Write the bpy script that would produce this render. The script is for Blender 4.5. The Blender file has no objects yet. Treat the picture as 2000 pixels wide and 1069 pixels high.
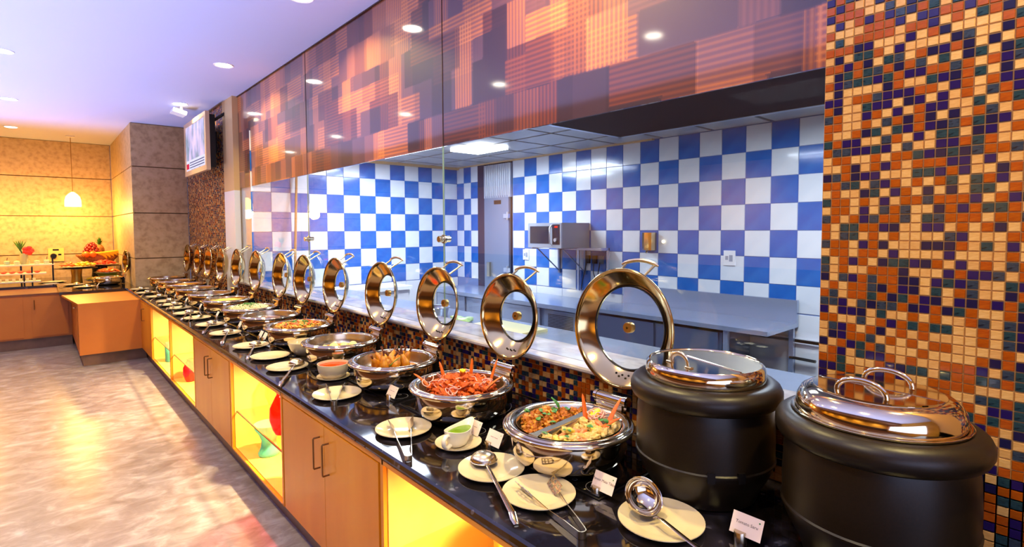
import bpy, math, random
from mathutils import Vector, Matrix
import mathutils.noise as mn
sc = bpy.context.scene
col = sc.collection
rnd = random.Random(7)
PI = math.pi
EYE = 1.83                       # camera height above the floor
TOP = 0.90                       # worktop height

# ------------------------------------------------------------------ camera
cam = bpy.data.cameras.new('camera')
camo = bpy.data.objects.new('camera', cam); col.objects.link(camo)
cam.sensor_width = 36.0
cam.lens = 36.0 * 1047 / 2000
cam.shift_y = -36.5 / 2000
cam.clip_start = 0.02
rx = Vector((0.74867427, -0.66292445, -0.00424423))
ry = Vector((0.03539157, 0.03357484, 0.99880937))
rz = Vector((-0.66199266, -0.74793308, 0.04859856))
mt = Matrix((rx, ry, rz)).transposed().to_4x4()
mt.translation = Vector((0, 0, EYE))
camo.matrix_world = mt
sc.camera = camo

# ------------------------------------------------------------------ world, view, lights
sc.view_settings.view_transform = 'Standard'
sc.view_settings.look = 'None'
sc.view_settings.gamma = 1.0
sc.view_settings.use_curve_mapping = False
sc.view_settings.exposure = 0.38
sc.cycles.max_bounces = 8
sc.cycles.transparent_max_bounces = 12
sc.cycles.transmission_bounces = 6
sc.cycles.glossy_bounces = 5
sc.cycles.diffuse_bounces = 4
sc.cycles.sample_clamp_indirect = 4.0
sc.cycles.caustics_reflective = False
sc.cycles.caustics_refractive = False
w = bpy.data.worlds.new('world'); sc.world = w; w.use_nodes = True
w.node_tree.nodes['Background'].inputs[0].default_value = (0.55, 0.62, 1.0, 1)
w.node_tree.nodes['Background'].inputs[1].default_value = 0.35


def area(name, loc, rot, size, power, color, sy=None, shape=None, spread=None):
    l = bpy.data.lights.new(name, 'AREA'); l.energy = power; l.color = color
    l.shape = shape or ('RECTANGLE' if sy else 'SQUARE'); l.size = size
    if sy: l.size_y = sy
    if spread: l.spread = spread
    o = bpy.data.objects.new(name, l); col.objects.link(o)
    o.location = loc; o.rotation_euler = rot
    return o


COOL = (0.60, 0.70, 1.0)
WARM = (1.0, 0.78, 0.30)
# added cool fill by the unseen rear wall, washing the white ceiling
area('cool_fill_light', (-1.6, -3.1, 1.9), (math.radians(100), 0, 0), 5.0, 110, (0.48, 0.60, 1.0), 2.2)


def spot(name, loc, target, power, color, ang=140, blend=1.0, r=0.04):
    l = bpy.data.lights.new(name, 'SPOT'); l.energy = power; l.color = color; l.spot_size = math.radians(ang); l.spot_blend = blend; l.shadow_soft_size = r
    o = bpy.data.objects.new(name, l); col.objects.link(o); o.location = loc
    o.rotation_euler = (Vector(target) - Vector(loc)).to_track_quat('-Z', 'Y').to_euler(); return o


# unseen cool spots, added to wash the white ceiling
for y in (-1.5, 1.0, 3.5, 6.0, 8.5, 11.0):
    spot('ceiling_fill_spot', (-1.9, y, 0.7), (-0.75, y, 3.6), 400, (0.46, 0.57, 1.0), 112)
# fluorescent panels in the kitchen ceiling
for x, y, p in ((3.35, 6.1, 44), (4.15, 5.3, 34), (3.9, 1.4, 50), (3.0, 2.4, 32)):
    area('kitchen_tube_light', (x, y, 2.76), (0, 0, 0), 0.5, p, (0.74, 0.85, 1.0), 0.9)
# warm spots added to brighten the unseen left wall mirrored in the lids
for y in (-1.5, 1.5, 4.5, 7.5, 10.5):
    spot('warm_wall_fill', (-3.9, y, 2.9), (-5.1, y, 1.2), 140, (1.0, 0.74, 0.30), 130)


# ------------------------------------------------------------------ materials
def lin(c):
    return tuple(((v / 255) / 12.92 if v / 255 <= 0.04045 else ((v / 255 + 0.055) / 1.055) ** 2.4) for v in c) + (1,)


def nm(name):
    m = bpy.data.materials.new(name); m.use_nodes = True
    nt = m.node_tree
    return m, nt, nt.nodes['Principled BSDF']


def pm(name, c, rough=0.5, metal=0.0, noise=None, coat=0, trans=0, emit=None, es=1, bump=0, scale=20, alpha=None, nscale=(1, 1, 1), spec=None):
    m, nt, b = nm(name)
    b.inputs['Base Color'].default_value = lin(c)
    b.inputs['Roughness'].default_value = rough
    b.inputs['Metallic'].default_value = metal
    if coat: b.inputs['Coat Weight'].default_value = coat; b.inputs['Coat Roughness'].default_value = 0.04
    if trans: b.inputs['Transmission Weight'].default_value = trans
    if spec is not None: b.inputs['Specular IOR Level'].default_value = spec
    if emit: b.inputs['Emission Color'].default_value = lin(emit); b.inputs['Emission Strength'].default_value = es
    if noise or bump:
        tc = nt.nodes.new('ShaderNodeTexCoord'); mp = nt.nodes.new('ShaderNodeMapping')
        mp.inputs['Scale'].default_value = nscale
        nt.links.new(tc.outputs['Object'], mp.inputs[0])
        n = nt.nodes.new('ShaderNodeTexNoise'); n.inputs['Scale'].default_value = scale; n.inputs['Detail'].default_value = 5
        nt.links.new(mp.outputs[0], n.inputs['Vector'])
        if noise:
            r = nt.nodes.new('ShaderNodeValToRGB')
            cs = [c] + list(noise)
            el = r.color_ramp.elements
            el[0].position = 0.34; el[0].color = lin(cs[0])
            el[1].position = 0.66; el[1].color = lin(cs[-1])
            for i, cc in enumerate(cs[1:-1]):
                e = el.new(0.34 + 0.32 * (i + 1) / (len(cs) - 1)); e.color = lin(cc)
            nt.links.new(n.outputs['Fac'], r.inputs[0]); nt.links.new(r.outputs[0], b.inputs['Base Color'])
        if bump:
            bu = nt.nodes.new('ShaderNodeBump'); bu.inputs['Strength'].default_value = bump; bu.inputs['Distance'].default_value = 0.01
            nt.links.new(n.outputs['Fac'], bu.inputs['Height']); nt.links.new(bu.outputs[0], b.inputs['Normal'])
    return m


def glass_mat(name, tint=(1, 1, 1), ior=1.5, rough=0.0, extra=0.0, haze=None):
    """thin sheet glass: clear with a Fresnel mirror on top"""
    m = bpy.data.materials.new(name); m.use_nodes = True; nt = m.node_tree
    nt.nodes.clear()
    out = nt.nodes.new('ShaderNodeOutputMaterial'); mix = nt.nodes.new('ShaderNodeMixShader')
    tr = nt.nodes.new('ShaderNodeBsdfTransparent'); tr.inputs[0].default_value = (*tint, 1)
    gl = nt.nodes.new('ShaderNodeBsdfGlossy'); gl.inputs['Roughness'].default_value = rough
    lw = nt.nodes.new('ShaderNodeLayerWeight'); lw.inputs[0].default_value = 0.5
    pw = nt.nodes.new('ShaderNodeMath'); pw.operation = 'POWER'; pw.inputs[1].default_value = 5.0
    f0 = ((ior - 1) / (ior + 1)) ** 2 + extra
    ad = nt.nodes.new('ShaderNodeMath'); ad.operation = 'MULTIPLY_ADD'; ad.inputs[1].default_value = 1 - f0; ad.inputs[2].default_value = f0; ad.use_clamp = True
    nt.links.new(lw.outputs['Facing'], pw.inputs[0]); nt.links.new(pw.outputs[0], ad.inputs[0]); nt.links.new(ad.outputs[0], mix.inputs[0])
    nt.links.new(tr.outputs[0], mix.inputs[1]); nt.links.new(gl.outputs[0], mix.inputs[2])
    nt.links.new(mix.outputs[0], out.inputs[0])
    return m


def emit_mat(name, c, s):
    m = bpy.data.materials.new(name); m.use_nodes = True; nt = m.node_tree; nt.nodes.clear()
    out = nt.nodes.new('ShaderNodeOutputMaterial'); e = nt.nodes.new('ShaderNodeEmission')
    e.inputs[0].default_value = lin(c); e.inputs[1].default_value = s
    nt.links.new(e.outputs[0], out.inputs[0]); return m


STEEL = pm('polished_steel', (224, 206, 172), 0.08, 1.0)
LIDSTEEL = pm('lid_steel_gold_tint', (206, 178, 120), 0.12, 1.0)  # gold tint paints in the warm room's reflection on silver steel
STEELB = pm('brushed_steel', (205, 192, 166), 0.24, 1.0)
STEELK = pm('kitchen_steel', (184, 196, 220), 0.26, 0.7)
STEELKD = pm('kitchen_steel_dark', (104, 118, 148), 0.35, 0.6)
BLACKP = pm('black_plastic', (20, 12, 3), 0.38, noise=[(27, 17, 6)], bump=0.02, scale=200, spec=0.35)
BLACKM = pm('dark_metal', (24, 20, 20), 0.35, 0.5)
HOBM = pm('hob_glass', (10, 9, 11), 0.05, coat=0.5)
PRINT = pm('hob_print', (150, 145, 140), 0.4)
PORC = pm('porcelain', (214, 196, 158), 0.12, coat=0.4)
PORCW = pm('white_porcelain', (234, 226, 200), 0.12, coat=0.4)
GLASS = glass_mat('clear_glass', (0.98, 0.99, 0.985), 1.5, extra=0.02)
LIDGLASS = glass_mat('lid_glass', (0.96, 0.98, 0.98), 1.45)
GLEDGE = pm('glass_edge', (150, 175, 150), 0.15)
WOOD = pm('maple_veneer', (200, 118, 8), 0.36, noise=[(208, 128, 12), (216, 140, 20)], scale=3, nscale=(1, 1, 0.25), coat=0.15)
WOODI = pm('maple_inside', (222, 172, 76), 0.4, noise=[(232, 186, 92)], scale=4)
WOODE = pm('wood_edge', (150, 84, 36), 0.35)
PLINTH = pm('plinth_laminate', (112, 84, 66), 0.35, noise=[(132, 100, 82)], scale=5)
CREAM = pm('cream_paint', (214, 178, 128), 0.6)
WHITEP = pm('white_paint', (232, 234, 240), 0.55)
CEIL = pm('ceiling_cool_tint', (208, 214, 255), 0.75)  # white ceiling; the lavender tint stands for cool light falling on it
STONE = pm('stone_cladding', (170, 142, 102), 0.5, noise=[(190, 162, 120), (198, 170, 130)], scale=13, bump=0.06)
TANW = pm('tan_wall', (204, 152, 48), 0.5, noise=[(224, 174, 62)], scale=1.5)
GROUT = pm('grout', (196, 146, 78), 0.8)
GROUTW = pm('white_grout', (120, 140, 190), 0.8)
BLUET = pm('blue_tile', (30, 96, 184), 0.12, noise=[(42, 110, 196)], scale=6, coat=0.3)
WHITET = pm('white_tile', (222, 228, 238), 0.12, noise=[(230, 234, 242)], scale=6, coat=0.3)
BROWNC = pm('brown_soffit', (44, 25, 8), 0.7, spec=0.1)
ALU = pm('aluminium', (214, 216, 222), 0.3, 0.8)
CARD = pm('card_paper', (236, 214, 200), 0.7)
INK = pm('ink', (60, 45, 50), 0.7)
GREENDOT = pm('green_dot', (20, 110, 40), 0.6)
LEAF = pm('leaf_green', (40, 96, 30), 0.45, noise=[(70, 130, 40)], scale=60)
DARKTRIM = pm('dark_trim', (60, 30, 18), 0.5)
MOS = [pm('mosaic_beige', (208, 156, 84), 0.22, noise=[(220, 172, 104)], scale=60, nscale=(1, 1, 4)),
       pm('mosaic_sand', (202, 146, 78), 0.22, noise=[(214, 162, 94)], scale=50, nscale=(1, 1, 4)),
       pm('mosaic_orange', (170, 80, 10), 0.2, noise=[(152, 66, 8)], scale=60, nscale=(1, 1, 4)),
       pm('mosaic_rust', (156, 64, 12), 0.2, noise=[(174, 82, 16)], scale=60, nscale=(1, 1, 4)),
       pm('mosaic_indigo', (34, 18, 78), 0.16, coat=0.2),
       pm('mosaic_navy', (26, 22, 60), 0.16, coat=0.2),
       pm('mosaic_teal', (18, 42, 46), 0.16, noise=[(40, 66, 72), (14, 34, 42)], scale=55, nscale=(1, 1, 5), coat=0.2),
       pm('mosaic_slate', (32, 38, 52), 0.16, noise=[(54, 66, 80), (24, 28, 42)], scale=55, nscale=(1, 1, 5), coat=0.2)]
MOSW = [18, 13, 15, 13, 16, 8, 9, 8]


def mos_pick():
    return rnd.choices(range(8), MOSW)[0]


def granite():
    m, nt, b = nm('black_granite')
    tc = nt.nodes.new('ShaderNodeTexCoord')
    n1 = nt.nodes.new('ShaderNodeTexNoise'); n1.inputs['Scale'].default_value = 9; n1.inputs['Detail'].default_value = 7; n1.inputs['Distortion'].default_value = 0.4
    nt.links.new(tc.outputs['Object'], n1.inputs['Vector'])
    r = nt.nodes.new('ShaderNodeValToRGB'); e = r.color_ramp.elements
    e[0].position = 0.48; e[0].color = lin((16, 12, 13)); e[1].position = 0.78; e[1].color = lin((120, 116, 128))
    x = e.new(0.62); x.color = lin((34, 30, 40))
    nt.links.new(n1.outputs['Fac'], r.inputs[0])
    v = nt.nodes.new('ShaderNodeTexVoronoi'); v.inputs['Scale'].default_value = 16
    nt.links.new(tc.outputs['Object'], v.inputs['Vector'])
    r2 = nt.nodes.new('ShaderNodeValToRGB'); e = r2.color_ramp.elements
    e[0].position = 0.10; e[0].color = lin((96, 92, 104)); e[1].position = 0.17; e[1].color = (0, 0, 0, 1)
    nt.links.new(v.outputs['Distance'], r2.inputs[0])
    mx = nt.nodes.new('ShaderNodeMix'); mx.data_type = 'RGBA'; mx.blend_type = 'LIGHTEN'; mx.inputs[0].default_value = 0.45
    nt.links.new(r.outputs[0], mx.inputs[6]); nt.links.new(r2.outputs[0], mx.inputs[7])
    nt.links.new(mx.outputs[2], b.inputs['Base Color'])
    b.inputs['Roughness'].default_value = 0.05
    b.inputs['Specular IOR Level'].default_value = 0.7
    return m


def marble_floor():
    m, nt, b = nm('marble_floor')
    tc = nt.nodes.new('ShaderNodeTexCoord'); mp = nt.nodes.new('ShaderNodeMapping')
    mp.inputs['Rotation'].default_value = (0, 0, 0.75); mp.inputs['Scale'].default_value = (1.0, 1.6, 1)
    nt.links.new(tc.outputs['Object'], mp.inputs[0])
    n = nt.nodes.new('ShaderNodeTexNoise'); n.inputs['Scale'].default_value = 5.5; n.inputs['Detail'].default_value = 10; n.inputs['Roughness'].default_value = 0.62; n.inputs['Distortion'].default_value = 0.6
    nt.links.new(mp.outputs[0], n.inputs['Vector'])
    r = nt.nodes.new('ShaderNodeValToRGB'); e = r.color_ramp.elements
    e[0].position = 0.3; e[0].color = lin((110, 96, 96)); e[1].position = 0.74; e[1].color = lin((174, 168, 176))
    x = e.new(0.5); x.color = lin((136, 124, 128))
    nt.links.new(n.outputs['Fac'], r.inputs[0]); nt.links.new(r.outputs[0], b.inputs['Base Color'])
    b.inputs['Roughness'].default_value = 0.28
    return m


def wallpaper():
    """printed basket weave of orange and purple-brown blocks under clear glass"""
    m, nt, b = nm('woven_print')
    L = nt.links

    def M(op, a, bb=None, c=None):
        n = nt.nodes.new('ShaderNodeMath'); n.operation = op
        for i, v in enumerate((a, bb, c)):
            if v is None: continue
            if isinstance(v, (int, float)): n.inputs[i].default_value = v
            else: L.new(v, n.inputs[i])
        return n.outputs[0]
    tc = nt.nodes.new('ShaderNodeTexCoord'); sx = nt.nodes.new('ShaderNodeSeparateXYZ')
    L.new(tc.outputs['Object'], sx.inputs[0])
    u, v = sx.outputs[1], sx.outputs[2]

    def soft(pu, pv, off, seed):
        acc = None
        for du, dv in ((0, 0), (0.007, 0.004), (-0.007, -0.004), (0.013, -0.009)):
            uo, vo = M('ADD', u, du), M('ADD', v, dv)
            row = M('FLOOR', M('DIVIDE', vo, pv))
            cx = M('FLOOR', M('ADD', M('DIVIDE', uo, pu), M('MULTIPLY', row, off)))
            cb = nt.nodes.new('ShaderNodeCombineXYZ'); L.new(cx, cb.inputs[0]); L.new(row, cb.inputs[1]); cb.inputs[2].default_value = seed
            wn = nt.nodes.new('ShaderNodeTexWhiteNoise'); wn.noise_dimensions = '3D'; L.new(cb.outputs[0], wn.inputs['Vector'])
            acc = wn.outputs['Value'] if acc is None else M('ADD', acc, wn.outputs['Value'])
        return M('MULTIPLY', acc, 0.25)
    sh = M('MULTIPLY_ADD', M('SINE', M('MULTIPLY', v, 2 * PI / 0.027)), 0.5, 0.5)
    sv = M('MULTIPLY_ADD', M('SINE', M('MULTIPLY', u, 2 * PI / 0.027)), 0.5, 0.5)
    hb = soft(0.46, 0.20, 0.37, 1.3)          # bands lying across
    vb_ = soft(0.17, 0.52, 0.61, 5.1)         # bands standing up
    tone = soft(0.23, 0.26, 0.43, 9.7)

    def sstep(x, lo, hi):
        n = nt.nodes.new('ShaderNodeMapRange'); n.interpolation_type = 'SMOOTHSTEP'; L.new(x, n.inputs[0]); n.inputs[1].default_value = lo; n.inputs[2].default_value = hi
        return n.outputs[0]
    hm, vm = sstep(hb, 0.35, 0.75), sstep(vb_, 0.38, 0.78)
    H_ = M('MULTIPLY', hm, M('MULTIPLY_ADD', sh, 0.38, 0.40))
    V_ = M('MULTIPLY', vm, M('MULTIPLY_ADD', sv, 0.38, 0.40))
    fac = M('MAXIMUM', H_, V_)
    both = M('MULTIPLY', H_, V_)
    fac = M('ADD', fac, M('MULTIPLY', both, 0.35))
    r = nt.nodes.new('ShaderNodeValToRGB'); e = r.color_ramp.elements
    e[0].position = 0.0; e[0].color = lin((88, 56, 70)); e[1].position = 1.0; e[1].color = lin((226, 140, 74))
    x = e.new(0.35); x.color = lin((128, 76, 76)); x = e.new(0.7); x.color = lin((190, 108, 62))
    L.new(fac, r.inputs[0])
    r2 = nt.nodes.new('ShaderNodeValToRGB'); e = r2.color_ramp.elements
    e[0].position = 0.25; e[0].color = lin((150, 120, 130)); e[1].position = 0.6; e[1].color = lin((255, 250, 245))
    L.new(tone, r2.inputs[0])
    mx = nt.nodes.new('ShaderNodeMix'); mx.data_type = 'RGBA'; mx.blend_type = 'MULTIPLY'; mx.inputs[0].default_value = 1.0
    L.new(r.outputs[0], mx.inputs[6]); L.new(r2.outputs[0], mx.inputs[7])
    L.new(mx.outputs[2], b.inputs['Base Color'])
    b.inputs['Roughness'].default_value = 0.5
    b.inputs['Coat Weight'].default_value = 1.0
    b.inputs['Coat Roughness'].default_value = 0.07
    b.inputs['Coat IOR'].default_value = 1.6
    return m


GRANITE = granite(); FLOORM = marble_floor(); PAPER = wallpaper()
LEDGEM = pm('grey_marble', (168, 160, 162), 0.12, noise=[(188, 180, 180), (200, 194, 196)], scale=7, nscale=(2, 1, 1), coat=0.2)


# ------------------------------------------------------------------ mesh builder
class MB:
    def __init__(s): s.v = []; s.f = []; s.m = []; s.mi = 0

    def add(s, vs, fs, mat=None):
        o = len(s.v); s.v += [tuple(p) for p in vs]
        for f in fs: s.f.append(tuple(i + o for i in f)); s.m.append(s.mi if mat is None else mat)
        return s

    def box(s, x0, x1, y0, y1, z0, z1, mat=None, M=None):
        vs = [Vector((x, y, z)) for z in (z0, z1) for y in (y0, y1) for x in (x0, x1)]
        if M: vs = [M @ p for p in vs]
        return s.add(vs, [(0, 2, 3, 1), (4, 5, 7, 6), (0, 1, 5, 4), (2, 6, 7, 3), (0, 4, 6, 2), (1, 3, 7, 5)], mat)

    def lathe(s, prof, n=32, M=None, a0=0, a1=2 * PI, sx=1, sy=1, mat=None, cap=False):
        full = abs(a1 - a0 - 2 * PI) < 1e-6
        k = n if full else n + 1
        vs = []; fs = []
        for i in range(k):
            a = a0 + (a1 - a0) * i / n
            for r, z in prof:
                p = Vector((r * math.cos(a) * sx, r * math.sin(a) * sy, z)); vs.append(M @ p if M else p)
        q = len(prof)
        for i in range(n):
            j = (i + 1) % k
            for t in range(q - 1): fs.append((i * q + t, j * q + t, j * q + t + 1, i * q + t + 1))
        if cap: fs.append(tuple(i * q for i in range(k))[::-1]); fs.append(tuple(i * q + q - 1 for i in range(k)))
        return s.add(vs, fs, mat)

    def tube(s, pts, r, n=8, mat=None, flat=1.0, up=None, caps=True):
        pts = [Vector(p) for p in pts]; rs = r if isinstance(r, (list, tuple)) else [r] * len(pts)
        up = Vector(up) if up else Vector((0, 0, 1)); vs = []; fs = []
        for i, p in enumerate(pts):
            t = (pts[min(i + 1, len(pts) - 1)] - pts[max(i - 1, 0)]).normalized()
            u = t.cross(up)
            if u.length < 1e-3: u = t.cross(Vector((1, 0, 0)))
            u.normalize(); w_ = u.cross(t).normalized()
            for k in range(n):
                a = 2 * PI * k / n
                vs.append(p + u * math.cos(a) * rs[i] + w_ * math.sin(a) * rs[i] * flat)
        for i in range(len(pts) - 1):
            for k in range(n):
                k2 = (k + 1) % n
                fs.append((i * n + k, i * n + k2, (i + 1) * n + k2, (i + 1) * n + k))
        if caps: fs.append(tuple(range(n))[::-1]); fs.append(tuple((len(pts) - 1) * n + k for k in range(n)))
        return s.add(vs, fs, mat)

    def prism(s, pts, z0, z1, mat=None, M=None):
        n = len(pts)
        vs = [Vector((x, y, z0)) for x, y in pts] + [Vector((x, y, z1)) for x, y in pts]
        if M: vs = [M @ p for p in vs]
        fs = [tuple(range(n))[::-1], tuple(range(n, 2 * n))] + [(i, (i + 1) % n, n + (i + 1) % n, n + i) for i in range(n)]
        return s.add(vs, fs, mat)

    def blob(s, c, r, k=0.25, seed=0, sub=2, scl=(1, 1, 1), rot=0, mat=None, freq=1.6):
        key = sub
        if key not in _ICO: _ICO[key] = _ico(sub)
        V, F = _ICO[key]; c = Vector(c); out = []
        R = Matrix.Rotation(rot, 3, 'Z')
        for p in V:
            d = 1 + k * mn.noise(p * freq + Vector((seed * 3.17, seed * 1.3, seed * 7.7)))
            q = Vector((p.x * scl[0], p.y * scl[1], p.z * scl[2])) * r * d
            out.append(c + R @ q)
        return s.add(out, F, mat)

    def build(s, name, mats, parent=None, smooth=None, recalc=True):
        me = bpy.data.meshes.new(name); me.from_pydata(s.v, [], s.f)
        mats = mats if isinstance(mats, (list, tuple)) else [mats]
        for m in mats: me.materials.append(m)
        if len(mats) > 1: me.polygons.foreach_set('material_index', s.m)
        if smooth:
            me.polygons.foreach_set('use_smooth', [True] * len(me.polygons))
            me.set_sharp_from_angle(angle=math.radians(smooth))
        me.update()
        o = bpy.data.objects.new(name, me); col.objects.link(o)
        if parent: o.parent = parent
        return o


def _ico(sub):
    import bmesh
    bm = bmesh.new(); bmesh.ops.create_icosphere(bm, subdivisions=sub, radius=1)
    V = [v.co.copy() for v in bm.verts]; F = [tuple(v.index for v in f.verts) for f in bm.faces]; bm.free()
    return V, F


_ICO = {}


def empty(name, loc=(0, 0, 0), rz=0):
    o = bpy.data.objects.new(name, None); col.objects.link(o); o.location = loc; o.rotation_euler = (0, 0, rz)
    o.empty_display_size = 0.05
    return o


def tag(o, label=None, cat=None, group=None, kind=None):
    if label: o['label'] = label
    if cat: o['category'] = cat
    if group: o['group'] = group
    if kind: o['kind'] = kind
    return o


def copy_tree(o, parent=None):
    c = o.copy(); col.objects.link(c)
    if parent: c.parent = parent
    for ch in [x for x in o.children]: copy_tree(ch, c)
    return c


def struct(name, mb, mats, smooth=None, label=None):
    o = mb.build(name, mats, None, smooth); o['kind'] = 'structure'
    if label: o['label'] = label
    return o


def inst(me_obj, name, loc, parent=None, rot=(0, 0, 0), scl=None):
    o = bpy.data.objects.new(name, me_obj.data if hasattr(me_obj, 'data') else me_obj)
    col.objects.link(o); o.location = loc; o.rotation_euler = rot
    if scl: o.scale = scl
    if parent: o.parent = parent
    return o


def mesh_of(mb, name, mats, smooth=None):
    o = mb.build(name, mats, None, smooth); me = o.data; bpy.data.objects.remove(o); return me


def tile_mesh(name, mat, w_, h_, d=0.004, b=0.0015):
    """tile facing -X, centred at the origin of its back"""
    mb = MB(); a, c = w_ / 2, h_ / 2
    vs = [(0, -a, -c), (0, a, -c), (0, a, c), (0, -a, c), (-d, -a + b, -c + b), (-d, a - b, -c + b), (-d, a - b, c - b), (-d, -a + b, c - b)]
    mb.add(vs, [(4, 7, 6, 5), (0, 4, 5, 1), (1, 5, 6, 2), (2, 6, 7, 3), (3, 7, 4, 0)])
    return mesh_of(mb, name, mat)


# ------------------------------------------------------------------ room shell
GX = 2.06        # glass and printed fascia plane
WX = 2.00        # mosaic plane
KX = 5.25        # kitchen back wall
CZ = 3.605
mb = MB(); mb.box(-5.2, 2.3, -3.2, 14.2, -0.1, 0.0); struct('floor', mb, FLOORM)
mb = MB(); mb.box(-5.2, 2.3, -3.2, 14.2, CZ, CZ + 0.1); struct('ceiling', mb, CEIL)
mb = MB(); mb.box(2.3, 5.6, -3.2, 7.6, -0.1, 0.0); struct('floor_kitchen', mb, pm('kitchen_floor', (120, 124, 134), 0.5))
# end wall in stone slabs
JOINT = pm('stone_joint', (104, 78, 48), 0.8)
we = MB(); we.box(-5.2, 1.2, 14.02, 14.2, 0, CZ); we = struct('wall_end', we, JOINT)
zs = [0.0, 0.62, 1.36, 2.12, 2.89, CZ]
slabs = {}


def slab(parent, x0, x1, y0, y1, z0, z1, name='stone_slab'):
    m_ = MB(); g = 0.008
    m_.box(x0 + (g if x1 - x0 > 0.1 else 0), x1 - (g if x1 - x0 > 0.1 else 0), y0 + (g if y1 - y0 > 0.1 else 0), y1 - (g if y1 - y0 > 0.1 else 0), z0 + g, z1 - g)
    return m_.build(name, STONE, parent)


for i in range(5):
    for x0, x1 in ((-5.2, -3.1), (-3.1, -1.0), (-1.0, 1.2)):
        slab(we, x0, x1, 14.0, 14.02, zs[i], zs[i + 1])
# stone faced column at the end of the long counter
wc = MB(); wc.box(1.215, WX, 10.815, 14.1, 0, CZ); wc = struct('wall_column', wc, JOINT)
for i in range(5):
    slab(wc, 1.2, WX, 10.8, 10.815, zs[i], zs[i + 1])
    slab(wc, 1.2, 1.215, 10.8, 14.0, zs[i], zs[i + 1])
# left and rear walls (out of view, seen in reflections)
mb = MB(); mb.box(-5.2, -5.1, -3.2, 14.2, 0, CZ); struct('wall_left', mb, TANW)
mb = MB(); mb.box(-5.1, -5.06, -3.2, 14.0, 0, 1.15); struct('trim_9', mb, DARKTRIM)  # unseen dark wainscot, added to darken the lid reflections
mb = MB(); mb.box(-5.1, -1.9, -3.2, 10.0, 0, 0.012); struct('floor_dark_added', mb, pm('added_dark_brown', (86, 46, 22), 0.9, noise=[(104, 60, 30)], scale=30))  # unseen dark floor area, added to darken what the lids mirror
mb = MB(); mb.box(-5.2, 2.3, -3.3, -3.2, 0, CZ); struct('wall_rear', mb, TANW)
# brown dropped ceiling over the guests' side, mirrored in the glass
mb = MB(); mb.box(-5.1, -1.7, -3.2, 12.0, 2.98, CZ); struct('ceiling_bulkhead', mb, pm('bulkhead_brown', (112, 66, 30), 0.6))
# printed fascia
mb = MB(); mb.box(GX, GX + 0.012, -3.2, 7.83, 2.385, CZ); struct('wall_upper', mb, [PAPER])
mb = MB(); mb.box(GX - 0.012, GX - 0.002, -3.2, 7.83, CZ - 0.012, CZ - 0.002); struct('trim_1', mb, DARKTRIM)
# seam strips of the glass over the fascia
# pilaster at the end of the glass
mb = MB(); mb.box(WX - 0.01, GX + 0.22, 7.83, 8.33, 2.36, CZ); struct('trim_2', mb, CREAM)
mb = MB(); mb.box(WX - 0.01, GX + 0.22, 7.83, 8.33, TOP, 2.36); struct('trim_3', mb, WHITEP)
# wall behind the counter top under the ledge
mb = MB(); mb.box(WX + 0.004, GX + 0.25, -3.2, 10.8, 0, 1.1275); wb = struct('wall_backsplash', mb, GROUT)
# ledge
mb = MB()
pr = [(1.965, 1.128), (1.957, 1.136), (1.957, 1.147), (1.965, 1.155), (2.315, 1.155), (2.315, 1.131)]
Mr = Matrix(((1, 0, 0, 0), (0, 0, 1, 0), (0, 1, 0, 0), (0, 0, 0, 1)))
mb.prism(pr, 0.69, 7.83, M=Mr); struct('trim_4', mb, LEDGEM, label='grey marble ledge above the mosaic splashback')
# far mosaic wall and the near mosaic pillar
mb = MB(); mb.box(WX + 0.004, GX + 0.25, 8.33, 10.82, 1.13, CZ); wf = struct('wall_mosaic', mb, GROUT)
mb = MB(); mb.box(WX + 0.004, GX + 0.5, -3.2, 0.67, 0, CZ); wp = struct('wall_pillar', mb, GROUT)
PT = 0.0275
tmesh = [tile_mesh('tile', MOS[i], PT - 0.0024, PT - 0.0024) for i in range(8)]


def mosaic(parent, y0, y1, z0, z1, near, pt=PT):
    """tiles facing -X at WX; those for which near(y, z) holds are separate, the rest one mesh"""
    ny = int(round((y1 - y0) / pt)); nz = int((z1 - z0) / pt)
    st = MB(); n = 0
    cells = [(y0 + (i + .5) * pt, z0 + (j + .5) * pt) for i in range(ny) for j in range(nz)]
    ind = sorted([c for c in cells if near(*c) is not None], key=lambda c: near(*c))[:300]
    ind = set(ind)
    for (y, z) in cells:
        k = mos_pick()
        if (y, z) in ind:
            o = inst(tmesh[k], 'tile', (WX + 0.004 - parent.location.x, y, z), parent)
            o.rotation_euler = (rnd.uniform(-.01, .01), rnd.uniform(-.012, .012), rnd.uniform(-.012, .012))
        else:
            a = (pt - 0.0024) / 2; b = 0.0015; d = 0.004; X = WX + 0.004
            ty, tz = rnd.uniform(-.012, .012), rnd.uniform(-.012, .012)
            vs = [(X, y - a, z - a), (X, y + a, z - a), (X, y + a, z + a), (X, y - a, z + a)]
            for sy_, sz_ in ((-1, -1), (1, -1), (1, 1), (-1, 1)):
                yy, zz = sy_ * (a - b), sz_ * (a - b)
                vs.append((X - d + yy * ty + zz * tz, y + yy, z + zz))
            st.add(vs, [(4, 7, 6, 5), (0, 4, 5, 1), (1, 5, 6, 2), (2, 6, 7, 3), (3, 7, 4, 0)], k)
    if st.v:
        o = st.build('tile_field', MOS, parent); o['kind'] = 'stuff'


def near_pillar(y, z):
    # the tiles nearest to the right edge of the picture that stand free of the kettles
    if y < 0.14 or z < 1.2 or z > 2.55: return None
    return y + abs(z - 1.85) * 0.15


mosaic(wp, -0.045, 0.67, 0.88, 3.0, near_pillar)
mosaic(wb, 0.67, 10.8, 0.902, 1.128, lambda y, z: (y if 1.15 < y < 2.6 else None))
mosaic(wf, 8.33, 10.8, 1.13, CZ, lambda y, z: None)

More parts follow.
